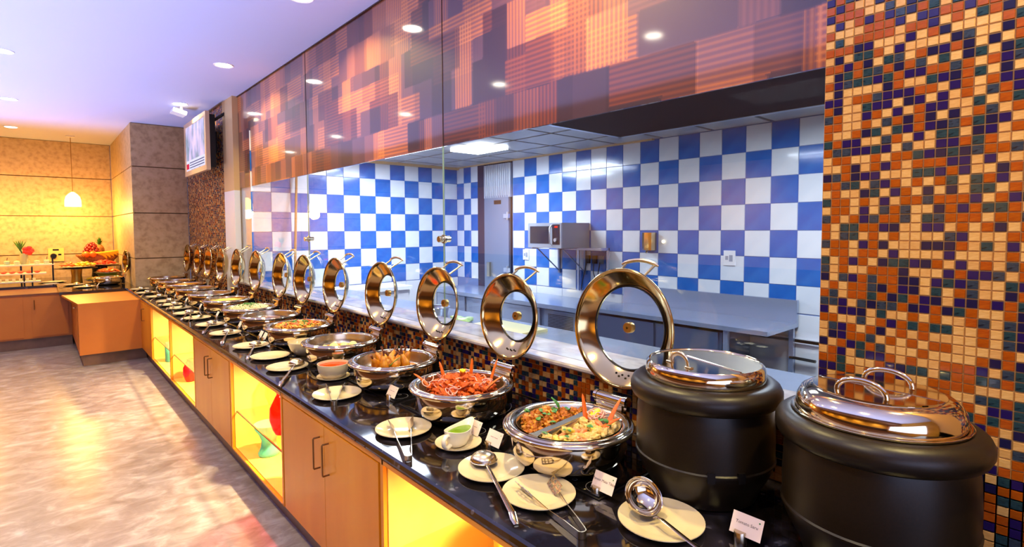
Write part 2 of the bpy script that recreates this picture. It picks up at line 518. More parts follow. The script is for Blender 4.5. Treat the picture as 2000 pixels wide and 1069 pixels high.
# ------------------------------------------------------------------ kitchen shell
mb = MB(); mb.box(KX + 0.006, KX + 0.3, -3.2, 5.92, 0, 3.4); kb = struct('wall_kitchen_back', mb, GROUTW)
TW, TH = 0.2465, 0.2565
bt = tile_mesh('tile', BLUET, TW - 0.004, TH - 0.004, 0.006, 0.002)
wt = tile_mesh('tile', WHITET, TW - 0.004, TH - 0.004, 0.006, 0.002)
ncol = 0
for i in range(19):
    y = 5.905 - (i + .5) * TW
    if y < 1.2: break
    for j in range(7):
        z = 2.83 - (j + .5) * TH
        blue = (i + j) % 2 == 1
        inst(bt if blue else wt, 'tile', (KX + 0.006, y, z), kb)
# white lower panels with a rail
pm_ = tile_mesh('panel', WHITEP, TW * 2 - 0.006, 1.02, 0.006, 0.002)
for i in range(10):
    inst(pm_, 'panel', (KX + 0.006, 5.905 - (i + .5) * TW * 2, 0.515), kb)
mb = MB(); mb.box(KX - 0.03, KX, -1.0, 5.3, 0.77, 0.80); mb.box(KX - 0.03, KX - 0.02, -1.0, 5.3, 0.76, 0.81); struct('trim_5', mb, WHITEP)
# kitchen end wall (faces the camera)
mb = MB(); mb.box(2.27, KX + 0.3, 7.306, 7.5, 0, 3.4); ke = struct('wall_kitchen_end', mb, GROUTW)
for i in range(13):
    x = KX - (i + .5) * TW
    for j in range(8):
        z = 2.83 + TH - (j + .5) * TH
        if x < 2.05: continue
        blue = (i + j) % 2 == 1
        inst(bt if blue else wt, 'tile', (x, 7.306, z), ke, rot=(0, 0, PI / 2))
for i in range(7):
    x = KX - (i + .5) * TW * 2
    if x > 2.5: inst(pm_, 'panel', (x, 7.306, 0.515), ke, rot=(0, 0, PI / 2))
# short tiled return between the corner and the cold room
mb = MB(); mb.box(KX + 0.006, KX + 0.3, 6.72, 7.5, 0, 3.4); kr = struct('wall_kitchen_corner', mb, GROUTW)
for i in range(3):
    for j in range(8):
        z = 2.83 + TH - (j + .5) * TH
        inst(wt if (i + j) % 2 else bt, 'tile', (KX + 0.006, 7.306 - (i + .5) * 0.19, z), kr, scl=(1, 0.76, 1))
mb = MB(); mb.box(2.075, 2.27, 7.31, 7.82, 1.156, 3.4); struct('wall_kitchen_near', mb, WHITEP)
mb = MB(); mb.box(2.08, 2.28, -3.2, 7.8, 2.84, CZ); struct('wall_lintel', mb, BROWNC)
mb = MB(); mb.box(2.3, 5.6, -3.3, -3.2, 0, 3.4); struct('wall_kitchen_rear', mb, WHITEP)
mb = MB(); mb.box(5.9, 6.0, 5.5, 7.0, 0, 3.4); struct('wall_cold_room', mb, STEELKD)
# door to the cold room
d1 = empty('door_1', (KX, 5.93, 0)); tag(d1, kind='structure')
m_ = MB(); m_.box(-0.02, 0.05, 0.62, 0.79, 0, 2.82); m_.build('door_frame', pm('dark_door_frame', (58, 46, 70), 0.4), d1)
m_ = MB(); m_.box(-0.03, 0.02, 0.0, 0.62, 2.3, 2.80)
for k in range(12): m_.box(-0.045, -0.03, 0.02 + k * 0.05, 0.045 + k * 0.05, 2.3, 2.80)
m_.build('ribbed_panel', ALU, d1)
m_ = MB(); m_.box(-0.04, 0.01, 0.03, 0.60, 0.1, 2.33); m_.build('door_leaf', pm('door_steel', (150, 160, 180), 0.3, 0.6), d1)
for z in (2.02, 1.22, 0.6):
    m_ = MB(); m_.box(-0.075, -0.04, 0.0, 0.11, z - 0.03, z + 0.03); m_.tube([(-0.06, 0.03, z - 0.06), (-0.06, 0.03, z + 0.06)], 0.018); m_.build('hinge', ALU, d1, 40)
m_ = MB(); m_.box(-0.08, -0.04, 0.44, 0.5, 1.1, 1.32); m_.build('door_handle', STEELB, d1)
m_ = MB(); m_.box(-0.045, -0.041, 0.2, 0.36, 2.2, 2.26); m_.build('door_sign', DARKTRIM, d1)
# kitchen ceiling and its panels
mb = MB(); mb.box(2.28, KX + 0.3, -3.2, 7.6, 2.86, 2.95); kc = struct('ceiling_kitchen', mb, pm('ceiling_grid', (62, 42, 34), 0.7))
CP = pm('ceiling_panel', (186, 180, 172), 0.35, noise=[(196, 190, 182)], scale=3)
for i in range(5):
    for j in range(18):
        x0 = 2.3 + i * 0.6; y0 = -3.2 + j * 0.6
        m_ = MB(); m_.box(x0 + 0.022, min(x0 + 0.578, KX), y0 + 0.022, min(y0 + 0.578, 7.28), 2.835, 2.862)
        if y0 > 0: m_.build('ceiling_panel', CP, kc)
mb = MB(); mb.box(2.28, 4.62, -3.2, 3.50, 2.79, 2.84); struct('ceiling_soffit', mb, BROWNC)
mb = MB(); mb.box(4.62, 4.66, -3.2, 3.54, 2.785, 2.845); mb.box(2.28, 4.66, 3.50, 3.54, 2.785, 2.845); struct('trim_6', mb, ALU)
mb = MB(); mb.box(2.3, KX, 7.24, 7.305, 2.80, 2.86); mb.box(KX - 0.05, KX, 3.5, 7.3, 2.82, 2.86); struct('trim_7', mb, CREAM)

# glass partition
gw = empty('window_1', (0, 0, 0)); tag(gw, kind='structure')
seams = [0.68, 3.02, 5.43, 7.82]
for i in range(3):
    m_ = MB(); m_.box(GX - 0.004, GX + 0.004, seams[i] + 0.003, seams[i + 1] - 0.003, 1.155, 2.385)
    m_.build('glass_pane', GLASS, gw)
for s_ in seams[1:3]:
    m_ = MB(); m_.box(GX - 0.004, GX + 0.004, s_ - 0.0035, s_ + 0.0035, 1.155, 2.385); m_.build('glass_edge', GLEDGE, gw)
m_ = MB(); m_.box(GX - 0.004, GX + 0.01, 7.79, 7.81, 1.155, 2.40); m_.build('frame', pm('brass_strip', (150, 110, 60), 0.3, 0.6), gw)
for s_, z in ((3.02, 1.762), (5.43, 1.735)):
    m_ = MB()
    Mx = Matrix.Translation((GX - 0.045, s_, z)) @ Matrix.Rotation(PI / 2, 4, 'Y')
    m_.lathe([(0.0, 0), (0.020, 0), (0.022, 0.003), (0.022, 0.036), (0.03, 0.037), (0.03, 0.043)], 18, Mx)
    m_.lathe([(0.03, 0.047), (0.03, 0.053), (0.022, 0.054), (0.022, 0.09), (0, 0.09)], 18, Mx)
    m_.build('glass_clamp', STEELB, gw, 40)
# seam of the glass that covers the print
mb = MB(); mb.box(GX - 0.003, GX, 3.016, 3.022, 2.385, CZ); mb.box(GX - 0.003, GX, 5.427, 5.432, 2.385, CZ); struct('trim_8', mb, DARKTRIM)

# ------------------------------------------------------------------ ceiling lights
LAMP = emit_mat('lamp_lens', (255, 246, 225), 26)
LENSR = pm('lamp_ring', (245, 245, 250), 0.4)


def downlight():
    r = empty('ceiling_light')
    m_ = MB(); m_.lathe([(0.075, 0.0), (0.095, -0.006), (0.10, 0.0)], 24); m_.build('ring', LENSR, r, 40)
    m_ = MB(); m_.lathe([(0.0, -0.002), (0.078, -0.002)], 24); m_.build('lens', LAMP, r)
    return r


dls = [(1.57, 4.2), (1.57, 6.45), (1.57, 8.8), (1.57, 1.95), (1.57, -0.3), (-0.2, 2.9), (-0.2, 5.1), (-0.2, 7.35), (-0.22, 9.95), (-0.27, 12.6), (-0.2, 0.6),
       ]
dl0 = downlight()
names = {(1.57, 4.2): 'round recessed ceiling light cut by the top edge of the picture',
         (1.57, 6.45): 'round recessed ceiling light near the printed fascia',
         (1.57, 8.8): 'round recessed ceiling light glaring just above the wall television',
         (-0.22, 9.95): 'round recessed ceiling light, upper one at the left edge',
         (-0.27, 12.6): 'round recessed ceiling light closest to the stone end wall'}
for i, (x, y) in enumerate(dls):
    o = dl0 if i == 0 else copy_tree(dl0)
    o.location = (x, y, CZ - 0.001)
    tag(o, names.get((x, y), 'round recessed ceiling light out of the picture, mirrored in the fascia'), 'light', 'recessed ceiling lights')
    area('downlight_beam', (x, y, CZ - 0.015), (0, 0, 0), 0.14, 29 if x > 0 else 24, WARM, shape='DISK', spread=math.radians(135))

# ------------------------------------------------------------------ long counter
mb = MB()


def worktop():
    m_ = MB()
    Mr_ = Matrix(((1, 0, 0, 0), (0, 0, 1, 0), (0, 1, 0, 0), (0, 0, 0, 1)))
    pr_ = [(1.06, TOP - 0.04), (1.05, TOP - 0.034), (1.044, TOP - 0.02), (1.05, TOP - 0.006), (1.06, TOP), (WX + 0.003, TOP), (WX + 0.003, TOP - 0.04)]
    m_.prism(pr_, -1.2, 10.55, M=Mr_)
    # corner piece and the peninsula top
    m_.prism([(0.22, 10.55), (1.19, 10.55), (1.19, 13.98), (0.22, 13.98)], TOP - 0.04, TOP)
    m_.prism([(1.19, 10.55), (WX + 0.003, 10.55), (WX + 0.003, 10.79), (1.19, 10.79)], TOP - 0.04, TOP)
    return m_


wo = worktop().build('worktop', GRANITE, None)
tag(wo, 'polished black granite worktop of the long buffet with rounded nosing', 'worktop')
wo2 = MB(); wo2.box(-4.8, 0.215, 12.1, 13.98, TOP - 0.04, TOP)
tag(wo2.build('worktop', GRANITE), 'polished black granite worktop along the stone end wall', 'worktop')
FX = 1.075       # cabinet face


def handle(m_, x, y, z0, z1):
    m_.tube([(x, y, z0), (x - 0.032, y, z0), (x - 0.034, y, z0 + 0.004), (x - 0.034, y, z1 - 0.004), (x - 0.032, y, z1), (x, y, z1)], 0.0045, 8, up=(0, 1, 0))
    return m_


def cabinet(y0, y1, kind, label, group, split=None, hy=None):
    c = empty('cabinet', (FX, y0, 0)); L_ = y1 - y0
    zb, zt = 0.165, 0.858
    m_ = MB()
    t = 0.018
    m_.box(0, 0.62, 0, t, zb, zt); m_.box(0, 0.62, L_ - t, L_, zb, zt)
    m_.box(0, 0.62, t, L_ - t, zb, zb + t); m_.box(0, 0.62, t, L_ - t, zt - t, zt); m_.box(0.60, 0.62, t, L_ - t, zb + t, zt - t)
    m_.build('body', WOOD if kind == 'door' else [WOODI], c)
    if kind == 'door':
        edges = [0.012] + ([split - y0] if split else []) + [L_ - 0.012]
        for i in range(len(edges) - 1):
            a, b = edges[i] + (0.002 if i else 0), edges[i + 1] - (0.002 if i < len(edges) - 2 else 0)
            d = MB(); d.box(-0.02, -0.001, a, b, zb + 0.006, zt - 0.028); d = d.build('door', WOOD, c)
            if split: y_ = (b - 0.055) if i == 0 else (a + 0.055)
            else: y_ = hy - y0
            handle(MB(), -0.02, y_, 0.60, 0.76).build('handle', pm('bronze_handle', (120, 84, 48), 0.3, 0.8) if 'bronze_handle' not in bpy.data.materials else bpy.data.materials['bronze_handle'], d, 40)
    else:
        f = MB(); f.box(-0.02, 0, -0.012, 0.012, zb, zt); f.box(-0.02, 0, L_ - 0.012, L_ + 0.012, zb, zt)
        f.box(-0.02, 0, 0, L_, zt - 0.02, zt); f.box(-0.02, 0, 0, L_, zb, zb + 0.012)
        f.build('face_frame', WOOD, c)
        s_ = MB(); s_.box(0.02, 0.56, t, L_ - t, 0.448, 0.456); s_.build('glass_shelf', bpy.data.materials.get('shelf_glass') or glass_mat('shelf_glass', (0.93, 0.96, 0.9), 1.45), c)
        e_ = MB(); e_.box(0.012, 0.02, t, L_ - t, 0.448, 0.456); e_.build('shelf_edge', bpy.data.materials.get('shelf_edge') or pm('shelf_edge', (90, 70, 30), 0.3), c)
        lm = MB(); lm.lathe([(0, 0), (0.03, 0), (0.034, 0.012), (0.034, 0.018)], 16, Matrix.Translation((0.27, L_ * 0.5, zt - t - 0.018)))
        lm.build('puck_light', bpy.data.materials.get('puck') or emit_mat('puck', (255, 226, 150), 30), c)
        area('puck_beam', (FX + 0.27, y0 + L_ * 0.5, zt - t - 0.022), (0, 0, 0), 0.05, 26 * L_, (1.0, 0.74, 0.36), shape='DISK')
    tag(c, label, 'cabinet', group)
    return c


G1, G2 = 'cupboards with doors under the long worktop', 'lit display niches under the long worktop'
cabinet(8.22, 9.12, 'door', 'narrow wooden cupboard with one bar handle in the inner corner of the counters', G1, hy=8.75)
cabinet(6.92, 8.20, 'niche', 'lit open niche farthest along the long counter with glass shelf', G2)
cabinet(5.68, 6.90, 'niche', 'lit open niche with red vase beside the far double-door cupboard', G2)
cabinet(4.43, 5.66, 'door', 'orange wood double-door cupboard between two lit niches, farther one', G1, split=5.03)
cabinet(3.28, 4.41, 'niche', 'lit open niche with glass shelf in the middle of the picture bottom', G2)
cabinet(2.05, 3.26, 'door', 'orange wood double-door cupboard nearest to the camera', G1, split=2.64)
cabinet(0.85, 2.03, 'niche', 'lit open niche nearest to the camera, cut by the picture bottom', G2)
cabinet(-0.4, 0.83, 'door', 'orange wood cupboard below the kettles, out of the picture', G1, split=0.2)
mb = MB(); mb.box(1.13, WX, -1.2, 9.4, 0, 0.163); struct('baseboard_right', mb, PLINTH)
# wood strip under the worktop nose
mb = MB(); mb.box(1.058, 1.075, -0.4, 9.1, 0.836, 0.859); tag(mb.build('edge_strip', WOOD), 'thin orange wood strip right under the long granite edge', 'trim')

# peninsula and the run along the end wall
PEN = pm('peach_laminate', (186, 106, 32), 0.4, noise=[(194, 114, 38)], scale=3)
pe = empty('counter_base', (0, 0, 0)); tag(pe, 'plain orange panelled base of the short counter in the corner', 'counter')
m_ = MB(); m_.prism([(0.37, 9.1), (1.09, 9.1), (1.09, 10.56), (0.24, 10.56)], 0.83, 0.858); m_.build('top_shelf', PEN, pe)
m_ = MB(); m_.box(0.37, 1.09, 9.1, 9.12, 0.165, 0.83); m_.build('front_panel', PEN, pe)
m_ = MB(); m_.box(0.37, 0.39, 9.12, 11.05, 0.165, 0.83); m_.build('side_panel', PEN, pe)
m_ = MB(); m_.box(0.41, 1.12, 9.2, 11.0, 0, 0.163); m_.build('plinth', PLINTH, pe)
m_ = MB(); m_.box(0.366, 0.37, 9.4, 10.2, 0.20, 0.80); d_ = m_.build('door', PEN, pe)
m_ = MB(); m_.lathe([(0, -0.03), (0.012, -0.028), (0.012, -0.01), (0.005, 0)], 12, Matrix.Translation((0.366, 9.55, 0.76)) @ Matrix.Rotation(PI / 2, 4, 'Y')); m_.build('knob', STEELB, d_)
lb = empty('counter_base', (0, 0, 0)); tag(lb, 'wooden counter base with doors and shade-toned shelf along the end wall', 'counter')
m_ = MB(); m_.box(-4.8, 0.37, 11.05, 12.2, 0.83, 0.858); m_.build('tray_shelf', pm('shaded_laminate', (120, 66, 32), 0.4), lb)  # shade on the orange shelf is painted in as darker brown
m_ = MB(); m_.box(-4.8, 0.37, 11.06, 12.1, 0.165, 0.83); m_.build('body', PEN, lb)
m_ = MB(); m_.box(-4.8, 0.37, 11.12, 12.0, 0, 0.163); m_.build('plinth', PLINTH, lb)
for a, b in ((-2.55, -1.8), (-1.77, -1.02), (-0.99, -0.2), (-0.1, 0.33)):
    m_ = MB(); m_.box(a, b, 11.045, 11.06, 0.19, 0.81); m_.build('door', PEN, lb)
    if a > -1:
        pass
for x in (-0.07,):
    m_ = MB(); m_.tube([(x, 11.05, 0.62), (x, 11.02, 0.62), (x, 11.02, 0.76), (x, 11.05, 0.76)], 0.006, up=(1, 0, 0)); m_.build('handle', STEELB, lb, 40)


# ------------------------------------------------------------------ vases in the niches
def vase(prof, mat, loc, label, grp='coloured glass vases in the niches'):
    m_ = MB(); m_.lathe(prof, 28)
    o = m_.build('glass_vase', mat, None, 60); o.location = loc
    tag(o, label, 'vase', grp); return o


REDG = glass_mat('red_glass', (0.95, 0.12, 0.16), 1.5); TEALG = glass_mat('teal_glass', (0.25, 0.75, 0.62), 1.5)
YELG = glass_mat('honey_glass', (1.0, 0.82, 0.5), 1.5)
REDS = pm('red_vase_glass', (225, 30, 45), 0.1, trans=0.4)
TEALS = pm('teal_vase_glass', (100, 190, 170), 0.1, trans=0.3)
vb = [(0.0, 0), (0.05, 0), (0.065, 0.03), (0.085, 0.1), (0.08, 0.18), (0.05, 0.24), (0.035, 0.27), (0.045, 0.29)]
vase(vb, REDG, (1.20, 3.70, 0.457), 'red glass vase on the upper shelf of the middle niche')
vase([(0, 0), (0.07, 0), (0.075, 0.02), (0.055, 0.06), (0.05, 0.11), (0.07, 0.16), (0.095, 0.2), (0.1, 0.23)], TEALS, (1.22, 4.08, 0.184), 'teal footed glass vase on the floor of the middle niche')
vase([(0, 0), (0.05, 0), (0.09, 0.05), (0.115, 0.12), (0.11, 0.19), (0.07, 0.25), (0.04, 0.27)], glass_mat('pale_glass', (0.98, 0.93, 0.8), 1.5), (1.36, 4.22, 0.457), 'pale round glass vase glowing on the upper shelf of the middle niche')
vase([(0, 0), (0.055, 0), (0.055, 0.2), (0.05, 0.24)], TEALS, (1.2, 7.85, 0.184), 'teal cylinder vase in the farthest niche')
vase([(r_ * .85, z_ * .85) for r_, z_ in vb], REDS, (1.2, 6.66, 0.184), 'red glass vase in the niche beside the far double-door cupboard')
vase([(0, 0), (0.06, 0), (0.1, 0.06), (0.1, 0.14), (0.06, 0.2), (0.07, 0.24)], pm('amber_vase_glass', (240, 150, 40), 0.1, trans=0.4), (1.4, 1.55, 0.457), 'amber glass vase in the niche nearest to the camera')


# ------------------------------------------------------------------ chafing dishes
CHH = 0.15


def make_chafer(big=False, divided=False):
    r = empty('chafing_dish')
    H = CHH
    R = 0.262; Ri = 0.210
    # body with rounded bottom
    m_ = MB()
    m_.lathe([(0, 0.006), (0.15, 0.006), (0.190, 0.010), (0.210, 0.020), (0.222, 0.038), (0.228, 0.062), (0.229, 0.09), (0.229, H - 0.03), (0.227, H - 0.018)], 56)
    m_.build('body', STEEL, r, 50)
    m_ = MB()
    m_.lathe([(0.229, H - 0.024), (0.246, H - 0.022), (0.258, H - 0.016), (R, H - 0.009), (0.259, H - 0.002), (0.252, H + 0.001), (0.246, H - 0.001), (0.242, H + 0.004), (0.236, H + 0.007), (0.228, H + 0.006), (Ri + 0.004, H + 0.003), (Ri, H - 0.003)], 64)
    m_.build('rim', STEEL, r, 70)
    m_ = MB()
    if not divided:
        m_.lathe([(Ri, H - 0.001), (Ri - 0.004, H - 0.03), (Ri - 0.01, H - 0.065), (Ri - 0.025, H - 0.08), (0, H - 0.082)], 56)
        m_.build('food_pan', STEELB, r, 50)
    else:
        for s_ in (-1, 1):
            # half round pan with a flat divider side
            def outline(inset):
                rr = Ri - inset; off = 0.012 + inset
                a = math.asin(off / rr)
                return [(rr * math.cos(t), rr * math.sin(t)) for t in [a + (PI - 2 * a) * i / 24 for i in range(25)]]
            q = MB(); rings = [(0.0, H + 0.003), (0.006, H - 0.002), (0.010, H - 0.05), (0.025, H - 0.07)]
            pts = []
            for ins, z in rings:
                pts.append([Vector((x * (1 if s_ > 0 else -1), y * s_, z)) for x, y in outline(ins)])
            vs = [p for rg in pts for p in rg]; n = 25; fs = []
            for k in range(len(rings) - 1):
                for i in range(n): fs.append((k * n + i, k * n + (i + 1) % n, (k + 1) * n + (i + 1) % n, (k + 1) * n + i))
            fs.append(tuple((len(rings) - 1) * n + i for i in range(n)))
            q.add(vs, fs)
            o = q.build('half_pan', STEELB, r, 50); o.rotation_euler = (0, 0, DIV_ANG)
        q = MB(); q.prism([(-Ri, -.022), (-Ri * .9, -.015), (Ri * .9, -.015), (Ri, -.022), (Ri, .022), (Ri * .9, .015), (-Ri * .9, .015), (-Ri, .022)], H - 0.01, H + 0.004)
        o = q.build('divider', STEELB, r); o.rotation_euler = (0, 0, DIV_ANG)
    m_ = MB()
    for a in range(4):
        t = a * PI / 2 + PI / 4
        m_.lathe([(0, 0), (0.013, 0), (0.013, 0.02)], 10, Matrix.Translation((0.14 * math.cos(t), 0.14 * math.sin(t), 0)))
    m_.lathe([(0.0, 0.002), (0.17, 0.002), (0.175, 0.012)], 32)
    m_.build('base_ring', BLACKM, r, 40)
    # hinge bracket at the wall side
    m_ = MB()
    m_.box(0.228, 0.280, -0.07, 0.07, H - 0.06, H - 0.008)
    m_.box(0.240, 0.270, -0.075, -0.055, 0.01, H - 0.05); m_.box(0.240, 0.270, 0.055, 0.075, 0.01, H - 0.05)
    m_.build('hinge_bracket', BLACKM, r)
    m_ = MB(); hz = H + 0.032; hx = 0.278
    for a, b, rr in ((-0.085, -0.07, 0.026), (-0.068, 0.068, 0.023), (0.07, 0.085, 0.026)):
        m_.tube([(hx, a, hz), (hx, b, hz)], rr, 20, flat=0.9)
    for s_ in (-1, 1):
        m_.box(hx - 0.012, hx + 0.012, s_ * 0.078 - 0.008, s_ * 0.078 + 0.008, H - 0.035, hz)
        m_.lathe([(0, 0.004), (0.008, 0.004), (0.009, 0)], 10, Matrix.Translation((hx - 0.01, s_ * 0.078, H - 0.03)) @ Matrix.Rotation(-PI / 2, 4, 'Y'))
    m_.box(hx - 0.02, hx - 0.004, -0.068, 0.068, H - 0.012, hz - 0.012)
    m_.build('hinge', STEEL, r, 35)
    # lid: ring of polished steel around a glass window, open, inside towards the guests
    LR = 0.258 if big else 0.226
    GR = 0.188 if big else 0.138
    DP = 0.055 if big else 0.062
    zc = H + 0.075 + LR
    lid = MB()
    Ml = Matrix.Rotation(PI / 2, 4, 'Y')
    n = 10
    prof = [(LR - 0.003, 0.0), (LR - 0.006, -0.004), (LR, -0.006), (LR + 0.004, -0.003), (LR + 0.004, 0.004)]
    outer = []; inner = []
    for i in range(n + 1):
        t = i / n; rr = LR - (LR - GR) * t
        dd = DP * (0.72 * t + 0.28 * math.sin(t * PI / 2))
        inner.append((rr - 0.004 if i == 0 else rr, 0.004 + dd)); outer.append((rr, dd + 0.010))
    lid.lathe(inner[::-1] + prof + outer[1:] + [(GR - 0.006, DP + 0.010), (GR - 0.006, DP + 0.002), inner[-1]], 72, Ml)
    lo = lid.build('lid', LIDSTEEL, r, 55)
    lo.location = (0.325 if big else 0.304, -0.01 if big else 0, zc); lo.rotation_euler = (0, math.radians(4), 0)
    m_ = MB(); m_.lathe([(0.010, DP + 0.005), (GR, DP + 0.005)], 48, Ml); m_.build('lid_glass', LIDGLASS, lo)
    m_ = MB(); m_.lathe([(GR - 0.008, DP + 0.0), (GR - 0.003, DP - 0.004), (GR + 0.001, DP + 0.001)], 48, Ml); m_.build('gasket', BLACKM, lo, 60)
    m_ = MB(); m_.lathe([(0.006, DP - 0.008), (0.022, DP - 0.008), (0.024, DP - 0.004), (0.024, DP + 0.02), (0.006, DP + 0.02)], 20, Ml); m_.build('vent_disc', pm('brass_vent', (190, 150, 80), 0.3, 0.9) if 'brass_vent' not in bpy.data.materials else bpy.data.materials['brass_vent'], lo, 40)
    m_ = MB()
    hw = 0.068; tops = []
    for s_ in (-1, 1):
        z0 = math.sqrt((LR - 0.03) ** 2 - hw ** 2 * 0.8)
        m_.tube([(DP * 0.65, s_ * hw, z0), (DP + 0.062, s_ * (hw + 0.008), z0 + 0.058)], 0.006, 8, up=(0, 1, 0))
    arc = [(DP + 0.063, (hw + 0.03) * t, z0 + 0.058 + 0.022 * (1 - t * t) - 0.0) for t in [-1 + 2 * i / 12 for i in range(13)]]
    m_.tube(arc, [0.004] + [0.009] * 11 + [0.004], 8, flat=0.55, up=(1, 0, 0))
    m_.build('lid_handle', STEELB, lo, 50)
    m_ = MB()
    for k in range(3):
        a = -PI / 2 + (k - 1) * 0.16; rr = LR * 0.80
        m_.lathe([(0, 0.0), (0.0045, 0.0), (0.005, 0.004)], 8, Matrix.Translation((DP * 0.50, rr * math.cos(a), rr * math.sin(a))) @ Matrix.Rotation(PI / 2, 4, 'Y'))
    m_.build('rivet', BLACKM, lo)
    return r


DIV_ANG = math.radians(5)
CY = [1.43, 2.145, 2.83, 3.57, 4.38, 5.10, 5.73, 6.57, 7.36, 8.14, 8.85, 9.56, 10.33]
CX = 1.56
desc = ['round chafing dish with divided pan and the largest open lid, nearest to the camera',
        'round chafing dish holding red chicken, second from the camera',
        'round chafing dish holding chicken drumsticks behind the red chicken dish',
        'round chafing dish with dumplings in yellow gravy beside the white bowl',
        'round chafing dish with yellow mixed noodles, fifth from the camera',
        'round chafing dish with thin brown gravy, sixth from the camera',
        'round chafing dish with white rice and greens, seventh from the camera',
        'round chafing dish with yellow rice, eighth from the camera',
        'round chafing dish with orange gravy, ninth from the camera',
        'round chafing dish with tan gravy, tenth from the camera',
        'round chafing dish with golden rice, eleventh from the camera',
        'round chafing dish second from the stone column', 'round chafing dish farthest away, beside the stone column']
ch0 = make_chafer(); ch1 = make_chafer(True, True)
for i, y in enumerate(CY):
    o = ch1 if i == 0 else (ch0 if i == 1 else copy_tree(ch0))
    o.location = (CX, y, TOP + 0.012)
    tag(o, desc[i], 'chafing dish', 'chafing dishes in a row on the black counter')
o = copy_tree(ch0); o.location = (0.88, 11.5, TOP); o.scale = (0.86, 0.86, 0.86); o.rotation_euler = (0, 0, 0.1)
tag(o, 'round chafing dish with open lid on the short corner counter', 'chafing dish', 'chafing dishes in a row on the black counter')


# induction hobs
def hob():
    r = empty('induction_hob')
    m_ = MB(); m_.box(-0.27, 0.27, -0.31, 0.31, 0, 0.010); m_.build('glass_plate', HOBM, r)
    m_ = MB(); m_.lathe([(0.176, 0.0104), (0.178, 0.0104)], 48); m_.build('zone_mark', PRINT, r)
    m_ = MB(); m_.lathe([(0.008, 0.0104), (0.010, 0.0104)], 12, Matrix.Translation((-0.235, -0.17, 0))); m_.lathe([(0.008, 0.0104), (0.010, 0.0104)], 12, Matrix.Translation((-0.20, -0.24, 0)))
    m_.lathe([(0.045, 0.0104), (0.0465, 0.0104)], 24, Matrix.Translation((-0.215, -0.265, 0)))
    m_.build('control_marks', PRINT, r)
    m_ = MB(); m_.box(-0.28, -0.27, -0.32, 0.32, 0, 0.006); m_.box(0.27, 0.28, -0.32, 0.32, 0, 0.006); m_.box(-0.27, 0.27, -0.32, -0.31, 0, 0.006); m_.box(-0.27, 0.27, 0.31, 0.32, 0, 0.006)
    m_.build('frame', BLACKM, r)
    return r


h0 = hob(); ordn = ['nearest', 'second', 'third', 'fourth', 'fifth', 'sixth', 'seventh', 'eighth', 'ninth', 'tenth', 'eleventh', 'twelfth', 'thirteenth']
for i, y in enumerate(CY):
    o = h0 if i == 0 else copy_tree(h0)
    o.location = (1.68, y + 0.03, TOP)
    tag(o, 'flat black glass induction hob under the %s chafing dish' % ordn[i], 'hob', 'induction hobs under the chafing dishes')


